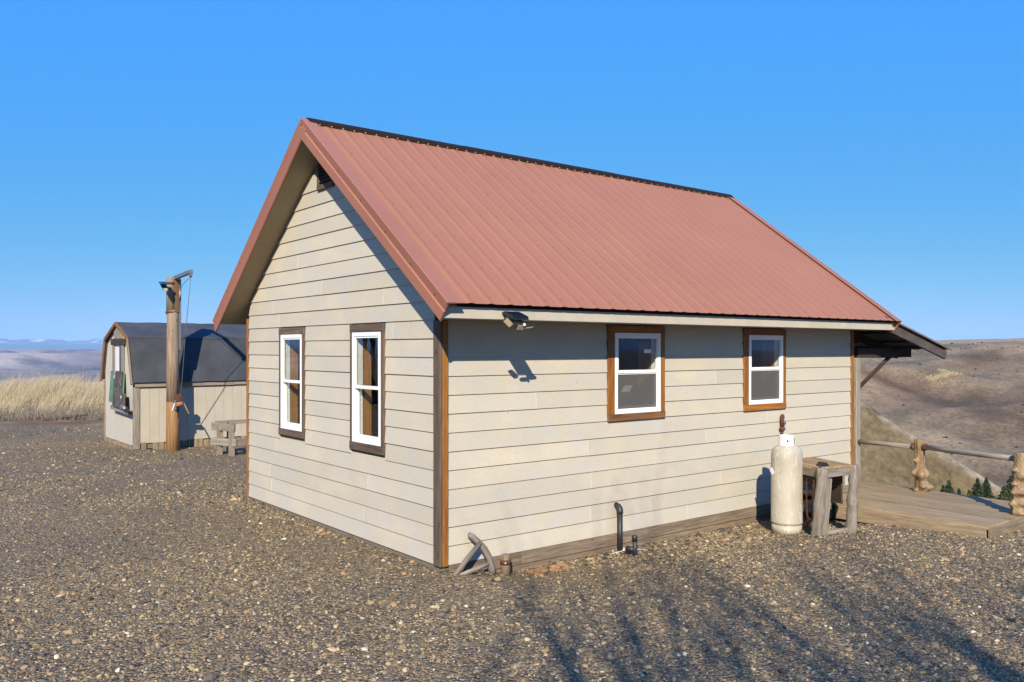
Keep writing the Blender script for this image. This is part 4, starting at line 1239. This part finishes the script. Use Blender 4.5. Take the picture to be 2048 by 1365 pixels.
abox('eave_board', 2.455, SX1, SY - 0.05, SY - 0.023, EV - 0.095, EV - 0.003, MAT['grey'], shed, 0.004)
for (a, b) in zip(prof[:-1], prof[1:]):
    board('barge_board', (SX - 0.075, a[0], a[1] - 0.035), (SX - 0.075, b[0], b[1] - 0.035), 0.085, 0.03, MAT['orangew'] if a[1] > 2 or b[1] > 2.6 else MAT['tan'], shed, up=(0, -(b[1] - a[1]), b[0] - a[0]))
x = SX + 0.02; k = 0
while x < SX1 - 0.1:
    if not (0.50 < x < 0.66):
        h = 0.115 + rj.uniform(-0.02, 0.03)
        abox('skirt_slat', x, x + 0.11, SY - 0.005, SY + 0.02, -0.2, h, MAT['tan'], shed, 0.004, 'z')
    x += 0.122
y = SY + 0.05
while y < SY1 - 0.1:
    abox('skirt_slat', SX - 0.02, SX - 0.001, y, y + 0.12, -0.2, 0.06 + rj.uniform(-0.01, 0.03), MAT['tan'], shed, 0.004, 'z'); y += 0.135
# end window with leaning boards
sw = abox('window', SX - 0.012, SX - 0.001, 13.30, 14.02, 0.85, 2.30, MAT['corr'], shed, 0.002, 'z')
abox('frame_board', SX - 0.04, SX - 0.013, 13.98, 14.14, 0.86, 2.33, MAT['grey'], sw, 0.003, 'z')
abox('frame_board', SX - 0.04, SX - 0.013, 13.18, 13.36, 0.90, 2.33, MAT['grey'], sw, 0.003, 'z')
abox('frame_board', SX - 0.06, SX - 0.013, 13.05, 14.22, 2.26, 2.40, MAT['darkwood'], sw, 0.003, 'y')
abox('frame_board', SX - 0.035, SX - 0.002, 13.35, 14.02, 2.40, 2.66, MAT['grey'], sw, 0.003, 'z')
abox('glass_pane', SX - 0.016, SX - 0.0125, 13.37, 13.60, 0.9, 2.25, MAT['solar'], sw, 0)
board('sill_board', (SX - 0.08, 12.48, 0.80), (SX - 0.08, 13.92, 0.84), 0.09, 0.10, MAT['grey'], sw)
def leaning(name, y0, y1, z0, z1, skew, x, mat, label):
    o = prism(name, [(x, y0, z0), (x, y1, z0 + 0.02), (x + 0.05, y1 + skew, z1), (x + 0.05, y0 + skew, z1)], (-0.022, 0, 0), mat)
    return tag(o, label, 'board')
leaning('green_board', 13.52, 14.22, 0.93, 1.66, 0.02, SX - 0.075, MAT['green'], 'faded green board leaning on the shed end, leftmost under the window')
leaning('green_board', 12.95, 13.45, 1.12, 1.63, 0.12, SX - 0.075, MAT['green'], 'faded green board strip showing right of the dark planks on the shed end')
def dark_planks():
    m, nt, p = new_mat('dark_flaking_plank')
    v = coords(nt, 'Object')
    c = ramp(nt, noise(nt, v, 6, 4), [(0.3, (0.04, 0.035, 0.03)), (0.7, (0.13, 0.11, 0.095))])
    c = mixc(nt, ramp(nt, noise(nt, v, 5.5, 3, 0.5), [(0.63, 0.0), (0.66, 1.0)]), c, (0.55, 0.58, 0.58))
    nt.links.new(c, p.inputs['Base Color']); p.inputs['Roughness'].default_value = 0.85
    return m
DP = dark_planks()
leaning('dark_plank', 13.02, 13.70, 1.05, 1.67, 0.10, SX - 0.11, DP, 'upper dark plank with flaking white paint on the shed end')
leaning('dark_plank', 12.55, 13.55, 0.86, 1.20, 0.14, SX - 0.15, DP, 'lower dark plank with flaking white paint above the shed sill')
sl = empty('spot_light', (SX - 0.15, 12.45, 0.9), 'small solar spot light clamped at the shed sill corner', 'spot light')
mesh_obj('lamp_body', *tube_geo([(SX - 0.2, 12.62, 0.93), (SX - 0.18, 12.5, 0.90), (SX - 0.17, 12.42, 0.88)], [0.045, 0.05, 0.03], 10), MAT['steel'], sl, smooth=True)
board('solar_plate', (SX - 0.16, 12.25, 0.88), (SX - 0.16, 12.42, 0.84), 0.13, 0.02, MAT['black'], sl)

# ------------------------------------------------------------------ hoist pole
hx, hy = 0.965, 11.92
hp = empty('hoist_pole', (hx, hy, -0.1), 'thick wooden pole with a steel hoist arm and cable before the shed', 'pole')
tube('upper_pole', [(hx, hy, 1.02), (hx, hy, 1.9), (hx, hy, 2.92), (hx - 0.012, hy + 0.02, 2.96)], [0.134, 0.13, 0.122, 0.11], MAT['pole'], hp, 20, 0.04)
tube('lower_pole', [(hx, hy, -0.3), (hx, hy, 0.4), (hx, hy, 1.03)], [0.142, 0.139, 0.135], MAT['poleorange'], hp, 20, 0.03)
tube('pole_tip', [(hx - 0.035, hy + 0.03, 2.90), (hx - 0.035, hy + 0.03, 3.70), (hx - 0.035, hy + 0.03, 3.72)], [0.094, 0.09, 0.08], MAT['grey'], hp, 16, 0.05)
for z in (2.94, 3.57):
    tube('strap', [(hx - 0.02, hy + 0.02, z), (hx - 0.02, hy + 0.02, z + 0.035)], 0.128 if z < 3 else 0.108, MAT['rust'], hp, 18)
board('wood_cheek', (hx + 0.055, hy - 0.07, 2.95), (hx + 0.055, hy - 0.07, 3.66), 0.085, 0.07, MAT['orangew'], hp, up=(1, 0, 0))
board('steel_mast', (hx + 0.125, hy - 0.06, 2.15), (hx + 0.125, hy - 0.06, 3.68), 0.05, 0.05, MAT['steel'], hp, up=(1, 0, 0), bev=0.003)
arm0 = Vector((hx + 0.05, hy + 0.02, 3.70)); arm1 = Vector((0.86, 10.34, 3.72))
board('hoist_arm', arm0, arm1, 0.075, 0.075, MAT['steel'], hp, bev=0.004)
mesh_obj('pulley', *tube_geo([arm1 + Vector((-.02, .04, -0.07)), arm1 + Vector((0.02, .04, -0.07))], 0.045, 12), MAT['steel'], hp)
cab = arm1 + Vector((0, 0.04, -0.10))
tube('cable', [tuple(cab), (0.92, 10.9, 2.5), (1.02, 11.5, 1.35), (1.05, 11.72, 0.93)], 0.007, MAT['cable'], hp, 6)
tube('cable', [tuple(cab), (0.98, 11.3, 3.52), (hx + 0.13, hy - 0.1, 3.45)], 0.006, MAT['cable'], hp, 6)
tube('hook', [(hx + 0.12, hy - 0.1, 3.46), (hx + 0.12, hy - 0.1, 3.32), (hx + 0.10, hy - 0.12, 3.24)], [0.03, 0.022, 0.01], MAT['steel'], hp, 8)
# winch
wn_ = empty('hand_winch', (1.05, 11.75, 0.9), 'small hand winch with a crank and orange rope on the pole', 'winch')
abox('winch_plate', 0.95, 1.09, 11.70, 11.79, 1.05, 1.20, MAT['rust'], wn_, 0.006)
tube('drum', [(0.97, 11.70, 0.98), (1.10, 11.67, 0.99)], 0.05, plain('orange_rope', (0.40, 0.17, 0.09), 0.9, var=0.4, scale=40), wn_, 14, 0.25)
board('frame_plate', (0.955, 11.72, 0.86), (0.955, 11.72, 1.07), 0.12, 0.02, MAT['steel'], wn_, up=(0, 1, 0))
board('crank', (1.12, 11.66, 1.0), (1.20, 11.58, 0.78), 0.025, 0.02, MAT['orangerock'], wn_)
board('crank', (0.93, 11.66, 1.0), (0.86, 11.60, 0.86), 0.03, 0.015, MAT['whitep'], wn_)
# lamp on the pole
pl = empty('pole_lamp', (0.80, 11.80, 3.45), 'small solar flood lamp bracketed high on the hoist pole', 'flood light')
board('bracket', (0.90, 11.83, 3.47), (0.72, 11.70, 3.48), 0.03, 0.03, MAT['black'], pl)
prism('solar_panel', [(0.62, 11.52, 3.515), (0.80, 11.58, 3.53), (0.76, 11.74, 3.58), (0.60, 11.68, 3.565)], (0, 0, 0.02), MAT['solar'], pl)
prism('lamp_body', [(0.66, 11.55, 3.40), (0.78, 11.58, 3.41), (0.77, 11.72, 3.51), (0.64, 11.68, 3.51)], (0.0, 0.02, 0.035), MAT['black'], pl)
prism('led_panel', [(0.675, 11.547, 3.405), (0.765, 11.572, 3.412), (0.755, 11.60, 3.45), (0.665, 11.585, 3.447)], (0, -0.01, -0.006), MAT['led'], pl)

# ------------------------------------------------------------------ wooden bench frame by the shed
bn = empty('wooden_bench', (2.1, 10.4, -0.05), 'weathered timber bench half hidden behind the cabin corner', 'bench')
board('leg', (1.62, 10.20, -0.1), (1.62, 10.20, 0.62), 0.10, 0.09, MAT['grey'], bn, up=(1, 0, 0))
board('leg', (1.78, 10.75, -0.1), (1.78, 10.75, 0.62), 0.10, 0.09, MAT['tan'], bn, up=(1, 0, 0))
board('leg', (1.50, 10.55, -0.1), (1.50, 10.55, 0.62), 0.10, 0.09, MAT['grey'], bn, up=(1, 0, 0))
board('leg', (2.9, 10.20, -0.1), (2.9, 10.20, 0.62), 0.10, 0.09, MAT['grey'], bn, up=(1, 0, 0))
board('rail', (1.40, 10.72, 0.56), (1.66, 10.12, 0.56), 0.16, 0.05, MAT['grey'], bn)
board('rail', (1.38, 10.70, 0.25), (1.68, 10.08, 0.25), 0.15, 0.05, MAT['grey'], bn)
board('rail', (1.67, 10.12, 0.25), (3.1, 10.12, 0.25), 0.15, 0.05, MAT['grey'], bn)
board('seat_plank', (1.60, 10.22, 0.655), (3.1, 10.22, 0.655), 0.035, 0.14, MAT['tan'], bn)
board('seat_plank', (1.45, 10.60, 0.655), (3.1, 10.60, 0.655), 0.035, 0.14, MAT['grey'], bn)

# ------------------------------------------------------------------ gravel stones
def gravel():
    F_ = VIEW
    n = 760000
    x = rng.uniform(-14, 9.5, n); y = rng.uniform(-9, 20, n)
    d = (x - CAMP.x) * F_[0] + (y - CAMP.y) * F_[1]
    lat = (x - CAMP.x) * F_[1] - (y - CAMP.y) * F_[0]
    dens = np.clip((1.0 - sm(d, 8, 20)) * 1.0 + 0.08, 0, 1) * (np.abs(lat) < 0.68 * d + 1.6) * (d > 2.5)
    keep = rng.random(n) < dens
    keep &= ~((x > -0.02) & (x < L + 0.3) & (y > -0.02) & (y < W + 0.3))
    keep &= ~((x > SX - .03) & (x < SX1) & (y > SY - .03) & (y < SY1))
    keep &= ~((x > 5.74) & (x < 7.7) & (y > -2.7) & (y < 0.5))
    s = x * VIEW[0] + y * VIEW[1]
    keep &= (s < 15.4 + 1.3 * rng.random(n)) & (x < 7.6)
    keep &= ~((np.hypot(x - tx, y - ty) < 0.19))
    fines = sm(fbm(x * 0.35, y * 0.35, 101, 4), 0.50, 0.64)           # trodden patches with few loose stones
    keep &= rng.random(n) > 0.72 * fines
    x, y, d = x[keep], y[keep], d[keep]
    z = height(x, y)[0]
    big = rng.random(len(x))
    size = 0.0042 + 0.0055 * rng.random(len(x)) + 0.011 * (big > 0.84) * rng.random(len(x)) + 0.014 * (big > 0.978) * rng.random(len(x))
    # coarser stones gather along the walls
    near = np.exp(-(np.maximum(-y, 0) / 0.7) ** 2) * (x > 0.3) * (y < 0) + np.exp(-(np.maximum(-x, 0) / 0.5) ** 2) * (x < 0) * (y > 0) * (y < 5)
    size *= 1 + 0.75 * near * rng.random(len(x)) + 0.35 * (fbm(x * 0.7, y * 0.7, 88, 3) - 0.45)
    size *= 1 + 0.25 * sm(d, 10, 22)
    V = np.stack([x, y, z + size * 0.15], 1)
    me = bpy.data.meshes.new('gravel_stones')
    me.vertices.add(len(V)); me.vertices.foreach_set('co', V.astype(np.float32).ravel())
    a = me.attributes.new('sz', 'FLOAT', 'POINT'); a.data.foreach_set('value', size.astype(np.float32))
    a = me.attributes.new('rt', 'FLOAT_VECTOR', 'POINT')
    rot = np.stack([rng.normal(0, 0.35, len(x)), rng.normal(0, 0.35, len(x)), rng.uniform(0, 6.28, len(x))], 1)
    a.data.foreach_set('vector', rot.astype(np.float32).ravel())
    me.materials.append(MAT['stone'])
    o = bpy.data.objects.new('gravel_stones', me); link(o, None, Matrix.Identity(4))
    ng = bpy.data.node_groups.new('stones', 'GeometryNodeTree')
    ng.interface.new_socket('Geometry', in_out='INPUT', socket_type='NodeSocketGeometry')
    ng.interface.new_socket('Geometry', in_out='OUTPUT', socket_type='NodeSocketGeometry')
    gi = ng.nodes.new('NodeGroupInput'); go = ng.nodes.new('NodeGroupOutput')
    join = ng.nodes.new('GeometryNodeGeometryToInstance')
    for k in range(5):
        ico = ng.nodes.new('GeometryNodeMeshIcoSphere'); ico.inputs['Radius'].default_value = 1.0; ico.inputs['Subdivisions'].default_value = 2
        nz = ng.nodes.new('ShaderNodeTexNoise'); nz.noise_dimensions = '4D'; nz.inputs['W'].default_value = k * 7.7; nz.inputs['Scale'].default_value = 0.9; nz.inputs['Detail'].default_value = 1.0
        sub = ng.nodes.new('ShaderNodeVectorMath'); sub.operation = 'SUBTRACT'; sub.inputs[1].default_value = (0.5, 0.5, 0.5)
        scl = ng.nodes.new('ShaderNodeVectorMath'); scl.operation = 'SCALE'; scl.inputs['Scale'].default_value = 1.5
        sp = ng.nodes.new('GeometryNodeSetPosition')
        tr = ng.nodes.new('GeometryNodeTransform'); tr.inputs['Scale'].default_value = [(1.25, 0.85, 0.5), (1.0, 0.9, 0.62), (1.45, 0.8, 0.42), (1.0, 1.1, 0.7), (1.3, 1.0, 0.5)][k]
        smt = ng.nodes.new('GeometryNodeSetMaterial'); smt.inputs['Material'].default_value = MAT['stone']
        ng.links.new(ico.outputs['Mesh'], sp.inputs['Geometry'])
        ng.links.new(nz.outputs['Color'], sub.inputs[0]); ng.links.new(sub.outputs[0], scl.inputs[0]); ng.links.new(scl.outputs[0], sp.inputs['Offset'])
        ng.links.new(sp.outputs[0], tr.inputs['Geometry']); ng.links.new(tr.outputs[0], smt.inputs['Geometry']); ng.links.new(smt.outputs[0], join.inputs[0])
    iop = ng.nodes.new('GeometryNodeInstanceOnPoints'); iop.inputs['Pick Instance'].default_value = True
    asz = ng.nodes.new('GeometryNodeInputNamedAttribute'); asz.data_type = 'FLOAT'; asz.inputs['Name'].default_value = 'sz'
    art = ng.nodes.new('GeometryNodeInputNamedAttribute'); art.data_type = 'FLOAT_VECTOR'; art.inputs['Name'].default_value = 'rt'
    ng.links.new(gi.outputs[0], iop.inputs['Points']); ng.links.new(join.outputs[0], iop.inputs['Instance'])
    ng.links.new(asz.outputs['Attribute'], iop.inputs['Scale']); ng.links.new(art.outputs['Attribute'], iop.inputs['Rotation'])
    ng.links.new(iop.outputs[0], go.inputs[0])
    md = o.modifiers.new('stones', 'NODES'); md.node_group = ng
    tag(o, 'loose multicoloured gravel stones covering the yard', 'gravel', kind='stuff')
    print('stones', len(x))
gravel()

# ------------------------------------------------------------------ dry grass beyond the yard
def blades(name, P, H, lean, width, cols, label, cat, seg=3):
    n = len(P)
    az = rng.normal(lean[0], lean[2], n); am = np.abs(rng.normal(lean[1], 0.16, n))
    dx, dy = np.sin(az), np.cos(az)
    wx, wy = VIEW[1], -VIEW[0]
    Vs = []; 
    for i in range(seg + 1):
        t = i / seg
        cx = P[:, 0] + dx * am * H * t ** 1.8; cy = P[:, 1] + dy * am * H * t ** 1.8; czz = P[:, 2] + H * t * (1 - 0.25 * am * t)
        w = width * (1 - 0.85 * t) / 2
        Vs.append(np.stack([cx - wx * w, cy - wy * w, czz], 1)); Vs.append(np.stack([cx + wx * w, cy + wy * w, czz], 1))
    V = np.stack(Vs, 1).reshape(-1, 3); k = 2 * (seg + 1)
    base = (np.arange(n) * k)[:, None]
    Q = np.concatenate([base + np.array([2 * i, 2 * i + 1, 2 * i + 3, 2 * i + 2]) for i in range(seg)], 1).reshape(-1, 4)
    col = np.repeat(cols, k, 0)
    o = fast_mesh(name, V, Q, MAT['grass'], attrs={'col': col})
    return tag(o, label, cat, kind='stuff')
def field(n, s0, s1, l0, l1):
    s = rng.uniform(s0, s1, n); l = rng.uniform(l0, l1, n)
    x = s * VIEW[0] + l * VIEW[1]; y = s * VIEW[1] - l * VIEW[0]
    return x, y
RGT = math.atan2(VIEW[1], -VIEW[0])
n = 42000
x, y = field(n, 18.7, 25.5, -30, -6)
cl = fbm(x * 0.55, y * 0.55, 33, 3)
kp = cl > 0.33 + 0.16 * rng.random(n); x, y, cl = x[kp], y[kp], cl[kp]
s_ = x * VIEW[0] + y * VIEW[1]
H = (0.42 + 0.95 * sm(cl, 0.36, 0.66)) * rng.uniform(0.6, 1.08, len(x)) * (0.55 + 0.45 * sm(s_, 18.7, 20.5))
H = np.where(rng.random(len(x)) > 0.993, H * 1.3, H)
c = np.array([0.50, 0.425, 0.285])[None] * rng.uniform(0.6, 1.25, (len(x), 1)) + rng.normal(0, 0.012, (len(x), 3))
blades('dry_grass', np.stack([x, y, height(x, y)[0] - 0.02], 1), H, (RGT, 0.42, 0.55), 0.016, np.clip(c, 0.03, 0.8), 'tall bleached dry grass along the edge of the yard', 'grass')
n = 9000
x, y = field(n, 17.6, 19.6, -30, -6)
kp = fbm(x * 0.8, y * 0.8, 37, 3) > 0.40; x, y = x[kp], y[kp]
H = rng.uniform(0.15, 0.55, len(x))
c = np.array([0.23, 0.20, 0.165])[None] * rng.uniform(0.5, 1.3, (len(x), 1))
blades('twiggy_scrub', np.stack([x, y, height(x, y)[0] - 0.02], 1), H, (RGT, 0.6, 1.6), 0.014, c, 'low grey twiggy scrub at the foot of the dry grass', 'scrub')
for k, (u, v, ln, an, lab) in enumerate(((135, 832, 1.1, 0.2, 'dark fallen branch lying before the dry grass'),)):
    q = seen(u, v, 26.0); zz = gz(q[0], q[1])
    tag(tube('fallen_branch', [(q[0] - 0.6, q[1] + 0.3, zz + 0.03), (q[0], q[1], zz + 0.10), (q[0] + 0.5, q[1] - 0.4, zz + 0.16)], [0.05, 0.045, 0.02], MAT['bark'], None, 8, 0.2), lab, 'branch')
# tall weed stalk
q = seen(168, 760, 29.5); zz = gz(q[0], q[1])
tag(tube('weed_stalk', [(q[0], q[1], zz), (q[0], q[1], zz + 1.2), (q[0] - 0.02, q[1], zz + 1.95)], [0.016, 0.013, 0.007], MAT['tan'], None, 6), 'tall pale weed stalk rising above the dry grass', 'weed')
# grass patch and shrubs on the far slope
def leaf_cloud(C, rad, n, size, rgb, squash=1.0):
    d = rng.normal(0, 1, (n, 3)); d /= np.linalg.norm(d, axis=1, keepdims=True)
    p = C + d * (rng.random((n, 1)) ** 0.45) * rad * np.array([1, 1, squash])
    a = rng.normal(0, 1, (n, 3)); a /= np.linalg.norm(a, axis=1, keepdims=True)
    b = np.cross(a, rng.normal(0, 1, (n, 3))); b /= np.linalg.norm(b, axis=1, keepdims=True) + 1e-9
    V = np.stack([p + a * size, p - a * size * 0.6 + b * size * 0.7, p - a * size * 0.6 - b * size * 0.7], 1).reshape(-1, 3)
    c = np.repeat(np.array(rgb)[None] * rng.uniform(0.5, 1.4, (n, 1)), 3, 0)
    return V, c
def land(us, vs, d0=300, d1=900):
    """places on the far slope along many lines of sight at once"""
    D = np.arange(d0, d1, 8.0)
    lat = (np.asarray(us)[:, None] - 1024) / 1681.45; c, s = math.cos(R_(YAW)), math.sin(R_(YAW))
    X = CAMP.x + D * (lat * c + s); Y = CAMP.y + D * (-lat * s + c); Z = CAMP.z - D * (np.asarray(vs)[:, None] - 698.1) / 1681.45
    G = height(X, Y)[0]; hit = G > Z
    i = hit.argmax(1); ok = hit.any(1); r = np.arange(len(i))
    return np.stack([X[r, i], Y[r, i], G[r, i]], 1)[ok]
def patch_grass(us, n):
    uu = np.concatenate([rng.uniform(q[0], q[1], n) for q in us]); vv = np.concatenate([rng.uniform(q[2], q[3], n) for q in us])
    P = land(uu, vv); P[:, :2] += rng.normal(0, 1.5, (len(P), 2)); P[:, 2] = height(P[:, 0], P[:, 1])[0] - 0.2
    c = np.array([0.50, 0.40, 0.24])[None] * rng.uniform(0.6, 1.2, (len(P), 1))
    blades('bleached_reeds', P, rng.uniform(0.8, 2.2, len(P)), (RGT, 0.3, 1.0), 0.4, c, 'patch of tall bleached reeds on the far slope', 'reeds')
patch_grass([(1855, 1886, 764, 769), (1882, 1918, 748, 752), (1884, 1890, 752, 764)], 220)
Vs, Cs = [], []
for hit in land(rng.uniform(1700, 2120, 70), np.where(rng.random(70) < 0.45, rng.uniform(686, 702, 70), rng.uniform(700, 940, 70))):
    sz = rng.uniform(0.3, 1.0)
    V, c = leaf_cloud(np.array([hit[0], hit[1], hit[2] + sz * 0.4]), sz, 50, sz * 0.4, (0.11, 0.085, 0.06), 0.6)
    Vs.append(V); Cs.append(c)
V = np.concatenate(Vs); o = fast_mesh('hillside_shrubs', V, np.arange(len(V)).reshape(-1, 3), MAT['leaf'], attrs={'col': np.concatenate(Cs)})
tag(o, 'scattered dark low shrubs on the brown hillside', 'shrubs', kind='stuff')

# ------------------------------------------------------------------ conifers below the deck
def conifer(u, v_top, d, wpx, hgt, rgb, label):
    q = seen(u, v_top, d); zb = gz(q[0], q[1]); top = q[2]
    base = min(zb, top - hgt)
    Ht = top - base
    tr = empty('conifer', (q[0], q[1], base), label, 'conifer', 'conifers below the deck')
    tube('trunk', [(q[0], q[1], base - 0.3), (q[0], q[1], base + Ht * 0.6), (q[0], q[1], top - 0.1)], [0.02 * Ht, 0.011 * Ht, 0.01], MAT['bark'], tr, 8)
    Hc = min(Ht * 0.94, 9.0)
    Rm = wpx * d / 1681.45 / 2 / 0.33
    Vs, Cs = [], []
    nw = 70
    for i in range(nw):
        f = (i + 0.3) / nw
        zc = top - f * Hc
        rr = Rm * f ** 0.78
        nb = 3 + int(14 * min(1, f * 2))
        for k in range(nb):
            a = rng.uniform(0, 6.283); ln = rr * rng.uniform(0.45, 1.2)
            m = 22
            t = rng.random(m) ** 0.6
            p = np.stack([q[0] + math.sin(a) * ln * t, q[1] + math.cos(a) * ln * t, zc - 0.25 * ln * t], 1) + rng.normal(0, 0.07, (m, 3))
            V, c = leaf_cloud(np.zeros(3), 0.0001, m, 0.13, rgb)
            V = V + np.repeat(p, 3, 0)
            Vs.append(V); Cs.append(c * (0.6 + 0.8 * rng.random()))
    V = np.concatenate(Vs)
    fast_mesh('crown', V, np.arange(len(V)).reshape(-1, 3), MAT['leaf'], tr, attrs={'col': np.concatenate(Cs)})
G1 = (0.055, 0.075, 0.032); G2 = (0.038, 0.058, 0.028); G3 = (0.075, 0.10, 0.03)
conifer(1898, 962, 134, 26, 12, G1, 'bushy green conifer just right of the first burled post')
conifer(1886, 973, 130, 18, 10, G2, 'small dark conifer at the left foot of the bushy one')
conifer(1918, 979, 138, 10, 10, G2, 'tiny conifer standing alone between the two larger pairs')
conifer(1955, 958, 125, 26, 13, G1, 'taller left conifer of the middle pair beyond the deck')
conifer(1973, 957, 128, 24, 13, G2, 'dark right conifer of the middle pair beyond the deck')
conifer(1938, 982, 125, 12, 8, G3, 'little yellow-green conifer at the foot of the middle pair')
conifer(2027, 944, 117, 34, 14, G1, 'tall green conifer partly hidden by the right-hand burled post')
conifer(2008, 974, 114, 36, 12, G3, 'broad yellow-green conifer left of the right-hand burled post')

# ------------------------------------------------------------------ bare trees behind the viewpoint that shade the gravel
def bare_tree(x, y, H, stems, seed, label):
    rr = random.Random(seed); b0 = Vector((x, y, gz(x, y) - 0.2))
    tr = empty('bare_tree', b0, label, 'tree', 'leafless trees')
    def limb(p, d, ln, r, depth, out):
        pts, rad = [p], [r]
        n = 6
        for i in range(n):
            d = (d + Vector((rr.uniform(-.12, .12), rr.uniform(-.12, .12), rr.uniform(-.02, .10)))).normalized()
            p = p + d * ln / n
            pts.append(p); rad.append(r * (1 - 0.6 * (i + 1) / n))
        out.append((pts, rad))
        if depth > 0:
            for k in range(rr.randint(7, 10)):
                i = rr.randint(2, n); q = pts[i]
                dd = (d + Vector((rr.uniform(-.45, .45), rr.uniform(-.45, .45), rr.uniform(0.1, .6)))).normalized()
                limb(q, dd, ln * rr.uniform(0.35, 0.6), rad[i] * 0.7, depth - 1, out)
    trunk = [b0 + Vector((0, 0, 0)), b0 + Vector((0.03, 0, 0.7)), b0 + Vector((0, 0.02, 1.3))]
    tube('trunk', trunk, [0.14, 0.12, 0.10], MAT['bark'], tr, 10)
    out = []
    for k in range(stems):
        a = 6.283 * k / stems + rr.uniform(-.3, .3)
        ro = rr.uniform(0.25, 1.3)
        limb(b0 + Vector((math.cos(a) * ro, math.sin(a) * ro, 0)), Vector((math.cos(a) * 0.13, math.sin(a) * 0.13, 1.0)).normalized(), H * rr.uniform(0.72, 1.0), 0.085, 2, out)
    V, F = [], []
    for pts, rad in out:
        v, f = tube_geo(pts, rad, 5, False); o_ = len(V); V += v; F += [tuple(i + o_ for i in q) for q in f]
    o = fast_mesh('crown', np.array(V), np.array(F), MAT['bark'], tr)
bare_tree(-6.5, -12.6, 6.3, 12, 3, 'leafless multi-stemmed tree behind the viewpoint whose shadow streaks the gravel')
bare_tree(-5.2, -13.6, 6.2, 10, 8, 'leafless tree behind the viewpoint casting the shade at the right edge')
bare_tree(-7.9, -12.4, 5.0, 8, 14, 'leafless tree behind the viewpoint casting the leftmost branch shade')
bare_tree(-11.8, 22.6, 9.5, 7, 21, 'leafless tree left of the yard, mirrored in the gable windows')

# ------------------------------------------------------------------ real-world albedos to go with the exposure
for m in bpy.data.materials:
    if not m.use_nodes or m in (MAT['vinyl'], MAT['whitep'], MAT['corr']): continue
    nt = m.node_tree
    for p in [n for n in nt.nodes if n.type == 'BSDF_PRINCIPLED']:
        inp = p.inputs['Base Color']
        if inp.is_linked:
            src = inp.links[0].from_socket
            nt.links.new(mixc(nt, 1.0, src, (0.74, 0.735, 0.73), 'MULTIPLY'), inp)
